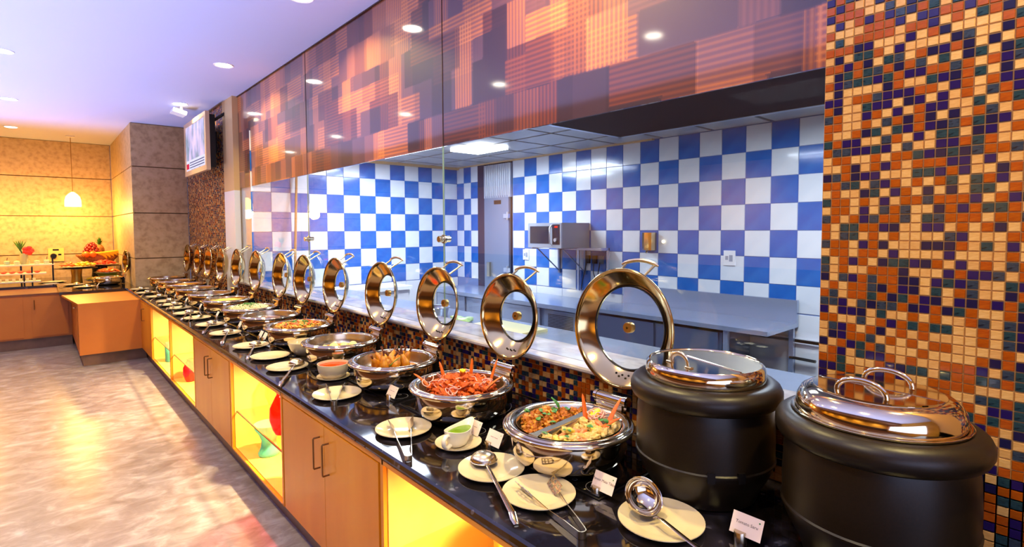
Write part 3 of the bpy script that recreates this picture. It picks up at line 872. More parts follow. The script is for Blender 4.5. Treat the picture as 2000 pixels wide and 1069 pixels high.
# ------------------------------------------------------------------ soup kettles
def kettle(kind):
    r = empty('soup_kettle')
    m_ = MB()
    m_.lathe([(0.0, 0.0), (0.172, 0.0), (0.182, 0.006), (0.19, 0.03), (0.222, 0.085), (0.236, 0.115), (0.238, 0.128)], 56)
    m_.build('base', BLACKP, r, 35)
    m_ = MB()
    m_.lathe([(0.236, 0.128), (0.243, 0.130), (0.2435, 0.136), (0.239, 0.140), (0.240, 0.20), (0.236, 0.28), (0.228, 0.318), (0.222, 0.322)], 56)
    m_.build('body', BLACKP, r, 35)
    m_ = MB()
    m_.lathe([(0.222, 0.318), (0.240, 0.314), (0.254, 0.322), (0.262, 0.338), (0.262, 0.356), (0.254, 0.372), (0.240, 0.382), (0.222, 0.386), (0.206, 0.384), (0.202, 0.376)], 56)
    m_.build('rim', BLACKP, r, 60)
    for a in (3.75, 4.15):
        m_ = MB(); m_.box(-0.012, 0.012, -0.003, 0.006, 0.118, 0.15, M=Matrix.Translation((0.2405 * math.cos(a), 0.2405 * math.sin(a), 0)) @ Matrix.Rotation(a - PI / 2, 4, 'Z'))
        m_.build('latch', BLACKM, r)
    if kind == 1:
        m_ = MB(); m_.lathe([(0.205, 0.382), (0.207, 0.388), (0.208, 0.408), (0.204, 0.428), (0.196, 0.436), (0.192, 0.434), (0.190, 0.430)], 64)
        m_.build('lid_ring', STEEL, r, 50)
        # two half discs, hinge line along the middle
        for s_, nmx in ((1, 'rear_flap'), (-1, 'front_flap')):
            m_ = MB(); pts = [(0.189 * math.cos(t), 0.189 * math.sin(t)) for t in [PI * i / 28 for i in range(29)]]
            pts = [(x, y * s_ + 0.003 * s_) for x, y in pts]
            if s_ < 0: pts = pts[::-1]
            m_.prism(pts, 0.426, 0.431); o = m_.build(nmx, STEELB if s_ > 0 else STEEL, r)
            o.rotation_euler = (0, 0, K1A)
        m_ = MB(); m_.tube([(-0.17, 0, 0.431), (0.17, 0, 0.431)], 0.0035, 8); o = m_.build('hinge', STEEL, r); o.rotation_euler = (0, 0, K1A)
        m_ = MB(); hy = -0.115
        m_.tube([(-0.042 * math.cos(t), hy, 0.431 + 0.037 * math.sin(t) ** 0.8) for t in [PI * q / 18 for q in range(19)]], 0.008, 10, flat=0.5, up=(0, 1, 0))
        m_.tube([(-0.062, hy, 0.433), (-0.036, hy, 0.433)], 0.010, 8, flat=0.3); m_.tube([(0.036, hy, 0.433), (0.062, hy, 0.433)], 0.010, 8, flat=0.3)
        o = m_.build('lid_handle', STEELB, r, 50); o.rotation_euler = (0, 0, K1A)
        m_ = MB(); m_.box(-0.035, 0.035, -0.197, -0.180, 0.428, 0.434); o = m_.build('ladle_notch', BLACKM, r); o.rotation_euler = (0, 0, K1A)
    else:
        m_ = MB(); m_.lathe([(0.200, 0.380), (0.216, 0.384), (0.219, 0.392), (0.214, 0.394), (0.206, 0.390), (0.204, 0.386)], 64); m_.build('pot_rim', STEEL, r, 60)
        m_ = MB(); m_.lathe([(0.205, 0.390), (0.207, 0.402), (0.203, 0.424), (0.192, 0.442), (0.176, 0.452), (0.160, 0.455)], 64); m_.build('lid_dome', STEEL, r, 60)
        for s_, nmx in ((1, 'rear_flap'), (-1, 'front_flap')):
            pts = [(0.160 * math.cos(t), 0.160 * math.sin(t)) for t in [PI * i / 28 for i in range(29)]]
            pts = [(x, y * s_ + 0.002 * s_) for x, y in pts]
            if s_ < 0: pts = pts[::-1]
            m_ = MB(); m_.prism(pts, 0.450, 0.4555 if s_ > 0 else 0.459); o = m_.build(nmx, STEEL, r); o.rotation_euler = (0, 0, K2A)
        m_ = MB(); m_.tube([(-0.15, 0, 0.457), (0.15, 0, 0.457)], 0.0035, 8); o = m_.build('hinge', STEEL, r); o.rotation_euler = (0, 0, K2A)
        for hy in (-0.105, 0.075):
            m_ = MB()
            m_.tube([(-0.062 * math.cos(t), hy, 0.457 + 0.037 * math.sin(t) ** 0.8) for t in [PI * q / 20 for q in range(21)]], 0.0075, 12, up=(0, 1, 0))
            o = m_.build('lid_handle', STEEL, r, 60); o.rotation_euler = (0, 0, K2A)
    return r


K1A = math.radians(-108); K2A = math.radians(-96)
k1 = kettle(1); k1.location = (1.755, 0.957, TOP); k1.scale = (0.97, 0.97, 1.06)
tag(k1, 'black soup kettle with flat polished steel lid, left one of the two', 'kettle', 'black soup kettles')
k2 = kettle(2); k2.location = (1.725, 0.428, TOP); k2.scale = (0.96, 0.96, 1.06); 
tag(k2, 'black soup kettle with domed steel lid with two handles, against the mosaic pillar', 'kettle', 'black soup kettles')


# ------------------------------------------------------------------ plates, bowls and cutlery
def plate_mesh(R):
    m_ = MB(); t = 0.004
    m_.lathe([(0, 0.003), (R * .55, 0.003), (R * .62, 0.006), (R * .8, 0.012), (R * .97, 0.018), (R, 0.0195), (R * 1.003, 0.017), (R * .97, 0.0135), (R * .8, 0.007), (R * .62, 0.0), (R * .5, 0.0), (0, 0.0)], 48)
    return mesh_of(m_, 'plate', PORC, 45)


PM = plate_mesh(0.128); PS = plate_mesh(0.100)
plates = [(1.44, 0.925, 1.04, 'round cream plate under the gold-lit deep ladle'),
          (1.275, 1.305, 1, 'round cream plate with slotted serving tongs, second from the camera'),
          (1.275, 1.565, 1, 'round cream plate with round spoon lying face down near the gravy boat'),
          (1.235, 2.155, 1, 'round cream plate holding tongs, in the bright blue reflection'),
          (1.225, 2.865, 1.03, 'round cream plate with narrow tongs in front of the soup bowl'),
          (1.225, 3.66, 1.03, 'round cream plate with round spoon, next beyond the orange soup bowl'),
          (1.24, 4.06, 1.03, 'empty round cream plate between two spoon plates'),
          (1.24, 4.53, 1.03, 'round cream plate with spoon, just beyond the empty plate'),
          (1.225, 5.24, 1, 'round cream plate with spoon in front of the brown gravy dish'),
          (1.23, 5.82, 1, 'round cream plate with spoon in front of the white rice dish'),
          (1.225, 6.36, 1, 'round cream plate with thin tongs, tenth or so along the row'),
          (1.205, 6.80, 1, 'round cream plate with spoon beyond the thin tongs plate'),
          (1.225, 7.32, 1, 'round cream plate with tongs in the far half of the row'),
          (1.20, 7.72, 1, 'round cream plate just left of the far tongs plate'),
          (1.235, 8.12, 1, 'round cream plate with purple-lit spoon in the far row'),
          (1.21, 8.78, 1, 'small-looking round plate third from the stone column'),
          (1.17, 9.45, 1, 'small-looking round plate second from the stone column'),
          (1.17, 10.1, 1, 'round plate farthest along the counter beside the stone column')]
for x, y, s_, lb_ in plates:
    o = inst(PM, 'plate', (x, y, TOP + 0.0005), scl=(s_, s_, 1)); tag(o, lb_, 'plate', 'serving plates along the counter front')
o = inst(PS, 'saucer', (1.325, 1.85, TOP + 0.0005)); tag(o, 'white saucer under the gravy boat', 'saucer')
o = inst(PS, 'saucer', (1.355, 3.22, TOP + 0.0005)); tag(o, 'white saucer under the orange soup bowl', 'saucer')

# soup bowl
b_ = empty('soup_bowl', (1.355, 3.22, TOP + 0.006)); tag(b_, 'white bowl filled with orange sauce on a saucer', 'bowl')
m_ = MB(); m_.lathe([(0, 0.0), (0.055, 0.0), (0.062, 0.006), (0.086, 0.035), (0.094, 0.07), (0.095, 0.092), (0.090, 0.092), (0.088, 0.07), (0.08, 0.035), (0, 0.01)], 44); m_.build('bowl_body', PORC, b_, 50)
m_ = MB(); m_.lathe([(0, 0.078), (0.0885, 0.078)], 40); m_.build('orange_sauce', pm('orange_sauce', (196, 56, 6), 0.12, noise=[(208, 72, 8)], scale=12), b_)
# white bowl
b_ = empty('serving_bowl', (1.47, 4.01 - 0.05, TOP)); b_.location = (1.275, 3.52, TOP)
b_.location = (1.46, 3.975, TOP)
tag(b_, 'empty deep white bowl beside the dumpling dish', 'bowl')
m_ = MB(); m_.lathe([(0, 0.0), (0.045, 0.0), (0.06, 0.006), (0.10, 0.045), (0.118, 0.09), (0.120, 0.105), (0.115, 0.105), (0.112, 0.09), (0.095, 0.05), (0.05, 0.012), (0, 0.01)], 44); m_.build('bowl_body', PORC, b_, 50)


def gravy_boat():
    r = empty('gravy_boat')
    m_ = MB(); n = 40; prof = [(0.0, 0.0), (0.60, 0.0), (0.68, 0.05), (0.80, 0.30), (0.93, 0.65), (1.0, 0.95), (1.0, 1.0), (0.95, 1.0), (0.90, 0.9), (0.8, 0.6), (0.7, 0.35), (0, 0.3)]
    vs = []; fs = []; q = len(prof)
    for i in range(n):
        a = 2 * PI * i / n
        for (pr_, pz) in prof:
            ca = math.cos(a); sp = max(0, ca) ** 3
            L_ = 0.078 * (1 + 0.45 * sp * pz); W_ = 0.050 * (1 - 0.12 * sp * pz)
            h = 0.066 + 0.018 * sp
            x = pr_ * ca * L_; y = pr_ * math.sin(a) * W_; z = pz * h + (0.012 * max(0, -ca) ** 2 if pz > .9 else 0)
            vs.append((x, y, z))
    for i in range(n):
        j = (i + 1) % n
        for t in range(q - 1): fs.append((i * q + t, j * q + t, j * q + t + 1, i * q + t + 1))
    m_.add(vs, fs); m_.build('boat_body', PORCW, r, 60)
    m_ = MB(); pts = [(0.068 * math.cos(t) * (1.25 if math.cos(t) > 0.5 else 1), 0.040 * math.sin(t)) for t in [2 * PI * i / 28 for i in range(28)]]
    m_.prism(pts, 0.050, 0.056); m_.build('green_sauce', pm('green_sauce', (92, 124, 10), 0.2, noise=[(112, 144, 20)], scale=30), r)
    m_ = MB(); m_.tube([(-0.068, 0, 0.058), (-0.092, 0, 0.064), (-0.108, 0, 0.05), (-0.106, 0, 0.028), (-0.088, 0, 0.012), (-0.06, 0, 0.016)], 0.008, 10, flat=1.3, up=(0, 1, 0)); m_.build('boat_handle', PORCW, r, 60)
    return r


g_ = gravy_boat(); g_.location = (1.325, 1.85, TOP + 0.006); g_.rotation_euler = (0, 0, math.radians(20))
tag(g_, 'white gravy boat holding green sauce', 'gravy boat')


def spoon(name, bowl_xy, end_xy, rb=0.045, up=False, deep=0.55, lift=0.03, zend=0.012, hook=True, zb=None, tilt=0.0):
    """ladle or round spoon: bowl centre and handle end on the counter plane"""
    bx, by = bowl_xy; ex, ey = end_xy
    a = math.atan2(ey - by, ex - bx); L_ = math.hypot(ex - bx, ey - by)
    r = empty(name, (bx, by, TOP), a)
    m_ = MB(); n = 8; z0 = zb if zb is not None else 0.022
    pr_ = [(rb * math.sin(PI / 2 * i / n), -rb * deep * 2 * 0.5 * math.cos(PI / 2 * i / n)) for i in range(n + 1)]
    pi_ = [((rb - 0.0015) * math.sin(PI / 2 * i / n), -(rb - 0.0015) * deep * math.cos(PI / 2 * i / n)) for i in range(n + 1)]
    prof = pr_ + [(rb * 1.04, 0.001), (rb * 1.03, 0.0025)] + pi_[::-1]
    Mx = Matrix.Translation((0, 0, z0 + rb * deep)) @ Matrix.Rotation(tilt, 4, 'Y')
    if not up: Mx = Matrix.Translation((0, 0, z0)) @ Matrix.Rotation(tilt, 4, 'Y') @ Matrix.Rotation(PI, 4, 'X')
    m_.lathe(prof, 36, Mx); m_.build('spoon_bowl', STEELB if not up else STEEL, r, 60)
    zr = (Mx @ Vector((rb, 0, 0))).z
    m_ = MB()
    ptl = [(rb * 0.96, 0, zr), (rb * 1.12, 0, zr + 0.006), (rb * 1.5, 0, zr + lift), (L_ * 0.6, 0, (zr + lift) * 0.55 + zend * 0.45), (L_ * 0.94, 0, zend + 0.006), (L_ * 0.955, 0, zend + 0.006)]
    m_.tube(ptl, [0.010, 0.007, 0.007, 0.008, 0.011, 0.011], 8, flat=0.35)
    if hook: m_.tube([(L_ * 0.95, 0, zend + 0.006), (L_, 0, zend - 0.004), (L_ + 0.028, 0, zend - 0.009)], [0.012, 0.0125, 0.008], 8, flat=0.3)
    m_.build('handle', STEEL, r, 50)
    return r


s1 = spoon('ladle', (1.435, 0.985), (1.325, 0.66), 0.062, True, 0.8, 0.01, 0.03, False, zb=0.018, tilt=math.radians(42))
tag(s1, 'deep round ladle facing up on the nearest plate', 'ladle')
s1b = spoon('serving_spoon', (1.285, 1.625), (1.105, 1.245), 0.052, False, 0.6, 0.0, 0.012, True, zb=0.024)
tag(s1b, 'round serving spoon lying face down with gold-lit handle end', 'spoon')
SP = [((1.295, 3.69), (1.06, 3.29), 'round serving spoon on the plate beyond the orange soup bowl', 0.05),
      ((1.27, 4.53), (1.105, 4.12), 'round serving spoon on the plate beyond the empty plate', 0.045),
      ((1.25, 5.26), (1.10, 4.82), 'serving spoon in front of the brown gravy dish', 0.045),
      ((1.25, 5.86), (1.09, 5.42), 'serving spoon in front of the white rice dish', 0.045),
      ((1.24, 6.84), (1.09, 6.38), 'serving spoon next beyond the thin tongs', 0.045),
      ((1.25, 7.74), (1.10, 7.3), 'serving spoon in the far half of the row', 0.045),
      ((1.27, 8.18), (1.10, 7.72), 'serving spoon with violet sheen in the far row', 0.045),
      ((1.25, 8.82), (1.10, 8.4), 'serving spoon third from the stone column', 0.045),
      ((1.2, 9.5), (1.08, 9.1), 'serving spoon second from the stone column', 0.045),
      ((1.2, 10.14), (1.08, 9.75), 'serving spoon farthest along the counter', 0.045)]
for bxy, exy, lb_, rb in SP:
    o = spoon('serving_spoon', bxy, exy, rb, False, 0.6, 0.0, 0.012, True, zb=0.022); tag(o, lb_, 'spoon', 'serving spoons on the plates')


def tongs(bend, t1, t2, label, slot=True):
    """standing on edge: bend and the two tips"""
    r = empty('serving_tongs', (bend[0], bend[1], TOP + 0.001))
    B = Vector((0, 0, 0)); hgt = 0.024
    m_ = MB(); c = (Vector((t1[0] - bend[0], t1[1] - bend[1], 0)).normalized() + Vector((t2[0] - bend[0], t2[1] - bend[1], 0)).normalized()).normalized()
    side = Vector((-c.y, c.x, 0))

    def strip(pts, z0s, z1s, th=0.0016):
        vs = []; fs = []
        for i, p in enumerate(pts):
            d = (pts[min(i + 1, len(pts) - 1)] - pts[max(i - 1, 0)]).normalized(); nn = Vector((-d.y, d.x, 0)) * th
            for q in (p + nn, p - nn):
                vs += [(q.x, q.y, z0s[i]), (q.x, q.y, z1s[i])]
        for i in range(len(pts) - 1):
            a = i * 4; b = a + 4
            fs += [(a, b, b + 1, a + 1), (a + 2, a + 3, b + 3, b + 2), (a + 1, b + 1, b + 3, a + 3), (a, a + 2, b + 2, b)]
        fs += [(0, 1, 3, 2), (len(vs) - 4, len(vs) - 2, len(vs) - 1, len(vs) - 3)]
        m_.add(vs, fs)
    arc = []
    for i in range(9):
        t = -PI / 2 + PI * i / 8
        arc.append(-c * (0.012 * math.cos(t)) + side * (-0.014 * math.sin(t)))
    strip(arc, [0.0] * 9, [hgt] * 9)
    tips = sorted([Vector((t[0] - bend[0], t[1] - bend[1], 0)) for t in (t1, t2)], key=lambda v: v.dot(side))
    for k, tp in enumerate(tips):
        st = arc[-1] if k == 0 else arc[0]
        pts = [st + (tp - st) * u for u in (0, .2, .45, .7, .73)]
        strip(pts, [0.0, 0.0, 0.004, 0.012, 0.012], [hgt, hgt, 0.018, 0.022, 0.022])
    m_.build('spring_arms', STEELB, r)
    for k, tp in enumerate(tips):
        st = arc[-1] if k == 0 else arc[0]
        d = (tp - st); L_ = d.length; d.normalize(); m_ = MB()
        Lb = L_ * 0.30
        Mx = Matrix.Translation(st + d * L_ * 0.71 + Vector((0, 0, 0.022))) @ Matrix.Rotation(math.atan2(d.y, d.x), 4, 'Z') @ Matrix.Rotation(math.radians(52 if k else -52), 4, 'X')
        # slotted blade
        W = 0.021
        if slot:
            m_.box(0, 0.012, -0.008, 0.008, -0.001, 0.001, M=Mx)
            m_.box(0.010, Lb, -W, -W + 0.007, -0.001, 0.001, M=Mx); m_.box(0.010, Lb, W - 0.007, W, -0.001, 0.001, M=Mx)
            m_.box(0.010, Lb, -0.003, 0.003, -0.001, 0.001, M=Mx)
            for a in (0.010, Lb * 0.45, Lb * 0.72, Lb - 0.006): m_.box(a, a + 0.008, -W, W, -0.001, 0.001, M=Mx)
        else:
            m_.prism([(0, -0.004), (0.012, -W * 0.8), (Lb, -W), (Lb, W), (0.012, W * 0.8), (0, 0.004)], -0.001, 0.001, M=Mx)
        m_.build('blade', STEELB, r)
    tag(r, label, 'tongs', 'serving tongs on the plates')
    return r


tongs((1.195, 1.04), (1.245, 1.375), (1.36, 1.33), 'slotted steel serving tongs on the second plate from the camera')
tongs((1.085, 1.86), (1.21, 2.23), (1.305, 2.21), 'steel serving tongs over the blue reflection', False)
tongs((1.145, 2.72), (1.23, 3.0), (1.30, 2.96), 'thin steel tongs standing on edge in front of the soup bowl', False)
tongs((1.10, 6.05), (1.20, 6.5), (1.29, 6.46), 'thin steel tongs on a plate in the far half of the row', False)
tongs((1.12, 7.05), (1.2, 7.5), (1.3, 7.44), 'steel tongs on the farthest tongs plate', False)


# dish name cards
def text_mesh(body, size):
    cu = bpy.data.curves.new('t', 'FONT'); cu.body = body; cu.size = size; cu.align_x = 'CENTER'; cu.align_y = 'CENTER'; cu.resolution_u = 2
    to = bpy.data.objects.new('t', cu); col.objects.link(to)
    dg = bpy.context.evaluated_depsgraph_get(); me = bpy.data.meshes.new_from_object(to.evaluated_get(dg))
    bpy.data.objects.remove(to); me.materials.clear(); me.materials.append(INK)
    return me


FAINT = pm('faint_print', (176, 146, 142), 0.7)


def card(x, y, text, label, rz=0, W=0.092, H=0.062, tilt=28, dot=True, off=0.0):
    r = empty('name_card', (x, y, TOP + 0.0), rz)
    m_ = MB(); m_.lathe([(0, 0), (0.018, 0), (0.018, 0.028), (0.017, 0.030), (0, 0.030)], 22, Matrix.Translation((-0.012, 0.004, 0))); m_.build('holder', STEELB, r, 40)
    # card plane: u along -Y (reader's right), v up and back (+X)
    th = math.radians(tilt)
    M = Matrix(((0, math.sin(th), -math.cos(th), 0), (-1, 0, 0, 0), (0, math.cos(th), math.sin(th), 0), (0, 0, 0, 1)))
    M = Matrix.Translation((-0.002, off, 0.020 + H / 2 * math.cos(th))) @ M
    m_ = MB(); m_.box(-W / 2, W / 2, -H / 2, H / 2, -0.0006, 0, M=M); c_ = m_.build('card', CARD, r)
    if text == '#':
        for k_, (a_, b_) in enumerate(((-0.024, -0.004), (0.0, 0.022))):
            m_ = MB(); m_.box(a_, b_, 0.0015, 0.0045, 0.0002, 0.0005, M=M); m_.build('faint_print', FAINT, c_)
    elif text:
        t = bpy.data.objects.new('lettering', text_mesh(text, 0.0125)); col.objects.link(t); t.parent = c_
        t.matrix_local = M @ Matrix.Translation((0, 0.004, 0.0004))
    if dot:
        m_ = MB(); m_.lathe([(0, 0.0005), (0.0024, 0.0005)], 12, M @ Matrix.Translation((W / 2 - 0.011, H / 2 - 0.012, 0))); m_.build('green_dot', GREENDOT, c_)
    tag(r, label, 'name card', 'dish name cards on the counter')
    return r


card(1.445, 1.175, 'Paneer Malai Tikka', 'white name card reading Paneer Malai Tikka', off=-0.02)
card(1.545, 0.71, 'Tomato Saru', 'white name card reading Tomato Saru in front of the kettles', off=-0.01)
card(1.415, 1.735, '#', 'white name card touching the rim of the divided chafing dish', off=-0.02)
card(1.43, 1.885, '#', 'white name card right behind the gravy boat', off=-0.01)
card(1.43, 2.66 - 0.02, '#', 'white name card in front of the drumstick dish', off=-0.01).location = (1.42, 2.60, TOP)
for i in range(5, 13):
    y = CY[i] - 0.02
    card(1.40, y - 0.27, '', 'small white name card in front of the %s chafing dish' % ordn[i], dot=False, W=0.075, H=0.055)
card(1.40, 4.70, '', 'small white name card beside the yellow noodles dish', dot=False, W=0.08, H=0.055)

# ------------------------------------------------------------------ food
RED = pm('tandoori_red', (176, 60, 4), 0.55, noise=[(196, 84, 8), (112, 24, 2)], scale=30, bump=0.9, spec=0.3)
ORG = pm('fritter_orange', (190, 112, 6), 0.55, noise=[(146, 70, 4), (206, 142, 20)], scale=50, bump=0.9, spec=0.3)
WHTF = pm('malai_cream', (214, 192, 124), 0.45, noise=[(190, 146, 60), (228, 212, 160)], scale=40, bump=0.4)
CARR = pm('carrot', (214, 98, 6), 0.5)
ONION = pm('onion_pink', (226, 150, 140), 0.4, noise=[(240, 196, 180)], scale=60)
LEMON = pm('lemon_yellow', (238, 214, 30), 0.35)
YELF = pm('curry_yellow', (204, 138, 24), 0.4, noise=[(180, 104, 12), (218, 162, 50)], scale=25, bump=0.3)
CHAR = pm('charred_bone', (70, 34, 20), 0.6, noise=[(120, 64, 36)], scale=60)
NOOD = pm('noodle_yellow', (206, 140, 26), 0.45, noise=[(222, 172, 66), (176, 88, 12)], scale=30, bump=0.4)
HZ = TOP + 0.012 + CHH


def pieces(name, cat, label, group, mats, pts, r, k=0.35, scl=(1, 1, .75), variants=5, sub=2, freq=1.8):
    mes = []
    for i in range(variants):
        m_ = MB(); m_.blob((0, 0, 0), r, k, seed=i + len(name), sub=sub, scl=scl, freq=freq)
        mes.append(mesh_of(m_, name, mats[i % len(mats)], 80))
    for i, p in enumerate(pts):
        o = inst(mes[i % variants], name, p, rot=(rnd.uniform(-.5, .5), rnd.uniform(-.5, .5), rnd.uniform(0, 6.28)))
        s_ = rnd.uniform(0.8, 1.2); o.scale = (s_, s_, s_)
        tag(o, label, cat, group)


def heap(cx, cy, R, n, z0, h, pw=1.5):
    out = []
    for i in range(n):
        a = i * 2.39996; q = math.sqrt((i + .5) / n) * R
        z = z0 + h * (1 - (q / R) ** pw) + rnd.uniform(-.006, .006)
        out.append((cx + q * math.cos(a), cy + q * math.sin(a), z))
    return out


def bed(cx, cy, R, z, mat, name, label, h=0.03, sy=1, parent=None, cat='food', rz=0, half=None):
    """a mound of cooked food or the surface of a gravy"""
    m_ = MB(); n = 36; q = 10; vs = [(0, 0, h)]; fs = []
    a0, a1 = (0, 2 * PI) if half is None else half
    for j in range(1, q + 1):
        for i in range(n):
            a = 2 * PI * i / n; rr = R * j / q
            x, y = rr * math.cos(a), rr * math.sin(a)
            zz = h * (1 - (j / q) ** 2) + (mn.noise(Vector((x * 45, y * 45, cy * 3))) * 0.010 * (1 if h > 0.003 else 0))
            if j == q: zz = -0.012
            if half: y = max(y, 0.018) if half[0] == 0 else min(y, -0.018)
            vs.append((x, y, zz))
    for i in range(n): fs.append((0, 1 + i, 1 + (i + 1) % n))
    for j in range(q - 1):
        for i in range(n):
            a = 1 + j * n + i; b = 1 + j * n + (i + 1) % n
            fs.append((a, a + n, b + n, b))
    m_.add(vs, fs); o = m_.build(name, mat, None, 80); o.location = (cx, cy, z); o.rotation_euler = (0, 0, rz)
    tag(o, label, cat, None, 'stuff'); return o


def stick(p, d, L_, r0, mat, name, label, cat, group, flat=0.5):
    m_ = MB(); d = Vector(d).normalized(); pts = [Vector((0, 0, 0)) + d * L_ * t + Vector((0, 0, 0.006 * math.sin(t * 3))) for t in (0, .33, .66, .9, 1)]
    m_.tube(pts, [r0, r0 * .92, r0 * .7, r0 * .45, r0 * .15], 7, flat=flat)
    o = m_.build(name, mat, None, 60); o.location = p; tag(o, label, cat, group); return o


# --- dish 1: fritters (wall side and left) and creamy salad (front right)
c0, s0 = math.cos(DIV_ANG), math.sin(DIV_ANG)


def loc1(u, v): return (CX + u * c0 - v * s0, CY[0] + u * s0 + v * c0)


bed(CX, CY[0], 0.190, HZ - 0.045, ORG, 'fritter_bed', 'crumbs of orange fritters lying in the left half pan', 0.02, rz=DIV_ANG, half=(0, PI))
bed(CX, CY[0], 0.190, HZ - 0.045, WHTF, 'salad_bed', 'creamy sauce lying in the right half pan', 0.02, rz=DIV_ANG, half=(PI, 2 * PI))
pts = []
for i in range(260):
    u, v = rnd.uniform(-.178, .178), rnd.uniform(.035, .178)
    if u * u + v * v < 0.178 ** 2 and all((u - a) ** 2 + (v - b) ** 2 > 0.021 ** 2 for a, b in pts): pts.append((u, v))
pieces('vegetable_fritter', 'fritter', 'golden orange fritter piece in the left half of the divided dish', 'golden fritters in the divided dish', [ORG, ORG, YELF, ORG, ORG],
       [(*loc1(u, v), HZ - 0.022 + 0.02 * (1 - ((u * u + (v - .09) ** 2) / .02)) * .6 + rnd.uniform(-.004, .008)) for u, v in pts], 0.0185, 0.8, (1.05, .85, .8), sub=3, freq=2.8)
pts2 = []
for i in range(400):
    u, v = rnd.uniform(-.178, .10), rnd.uniform(-.178, -.035)
    if u * u + v * v < 0.178 ** 2 and all((u - a) ** 2 + (v - b) ** 2 > 0.023 ** 2 for a, b in pts2): pts2.append((u, v))
pieces('paneer_piece', 'paneer', 'creamy white grilled paneer chunk in the right half of the divided dish', 'creamy paneer in the divided dish', [WHTF, WHTF, pm('pale_pepper', (206, 178, 60), 0.4), WHTF, pm('tomato_bit', (226, 120, 70), 0.4), WHTF],
       [(*loc1(u, v), HZ - 0.020 + rnd.uniform(-.004, .012)) for u, v in pts2], 0.020, 0.55, (1.3, .75, .65), 6, 3, freq=1.9)


def leafpiece(p, s_, rot, label, group):
    m_ = MB(); n = 7; vs = []; fs = []
    for i in range(n + 1):
        t = i / n; w_ = math.sin(t * PI) ** .7 * 0.4 * s_
        for k in (-1, 0, 1): vs.append((t * s_, k * w_, 0.12 * s_ * math.sin(t * PI) - abs(k) * .05 * s_))
    for i in range(n):
        for k in range(2): a = i * 3 + k; fs.append((a, a + 1, a + 4, a + 3))
    m_.add(vs, fs); m_.add([(x, y, z - 0.001) for x, y, z in vs], [f[::-1] for f in fs])
    o = m_.build('herb_leaf', LEAF, None, 60); o.location = p; o.rotation_euler = rot
    tag(o, label, 'leaf', group)


for i in range(16):
    u, v = pts[(i * 5) % len(pts)]
    leafpiece((*loc1(u, v), HZ + 0.008), rnd.uniform(.018, .03), (rnd.uniform(-.4, .4), rnd.uniform(-.6, .2), rnd.uniform(0, 6)), 'green herb leaf on the golden fritters', 'green herbs on the fritters')
leafpiece((*loc1(0.075, 0.10), HZ + 0.008), 0.062, (0.5, -0.7, 1.6), 'large dark green leaf standing up in the golden fritters', None)
for i in range(8):
    u, v = pts2[(i * 4) % len(pts2)]
    leafpiece((*loc1(u, v), HZ + 0.004), rnd.uniform(.016, .028), (rnd.uniform(-.3, .3), rnd.uniform(-.4, .2), rnd.uniform(0, 6)), 'green herb leaf on the creamy paneer', 'green herbs on the paneer')
stick((*loc1(0.075, -0.035), HZ - 0.02), (0.1, 0.25, 0.9), 0.115, 0.012, CARR, 'carrot_stick', 'pointed carrot stick standing beside the divider', 'carrot', 'carrot sticks in the divided dish')
stick((*loc1(0.105, -0.12), HZ - 0.01), (0.35, -0.05, 0.45), 0.115, 0.012, CARR, 'carrot_stick', 'carrot stick leaning on the right rim of the divided dish', 'carrot', 'carrot sticks in the divided dish')
stick((*loc1(0.06, -0.125), HZ - 0.012), (0.6, -0.1, 0.12), 0.10, 0.012, CARR, 'carrot_stick', 'lowest carrot stick lying in the divided dish', 'carrot', 'carrot sticks in the divided dish')


def lemon_half(p, label, s_=0.026):
    m_ = MB(); m_.lathe([(0, 0.002), (s_ * .85, 0.002), (s_, 0.0), (s_ * .95, -.012), (s_ * .6, -.02), (0, -.024)], 20)
    o = m_.build('lemon_half', LEMON, None, 40); o.location = p; o.rotation_euler = (-0.35, -0.35, 0); tag(o, label, 'lemon')


lemon_half((*loc1(0.115, -0.045), HZ + 0.018), 'cut lemon on the onion at the edge of the divided dish')


def rings(cx, cy, n, sp, z, name, label):
    m_ = MB()
    for i in range(n):
        a, b = rnd.uniform(-sp, sp), rnd.uniform(-sp, sp); R = rnd.uniform(.014, .028); ph = rnd.uniform(0, 6)
        tl = Matrix.Rotation(rnd.uniform(-.9, .9), 3, 'X') @ Matrix.Rotation(rnd.uniform(-.9, .9), 3, 'Y')
        pts_ = [Vector((cx + a, cy + b, z + rnd.uniform(0, .0))) + tl @ Vector((R * math.cos(ph + t), R * math.sin(ph + t), 0)) for t in [i_ * .5 for i_ in range(10)]]
        m_.tube(pts_, 0.0022, 5)
    tag(m_.build(name, ONION, None, 60), label, 'onion', None, 'stuff')


x_, y_ = loc1(0.115, -0.06); rings(x_, y_, 34, 0.028, HZ + 0.008, 'sliced_onion', 'heap of thin pink onion slices under the cut lemon')

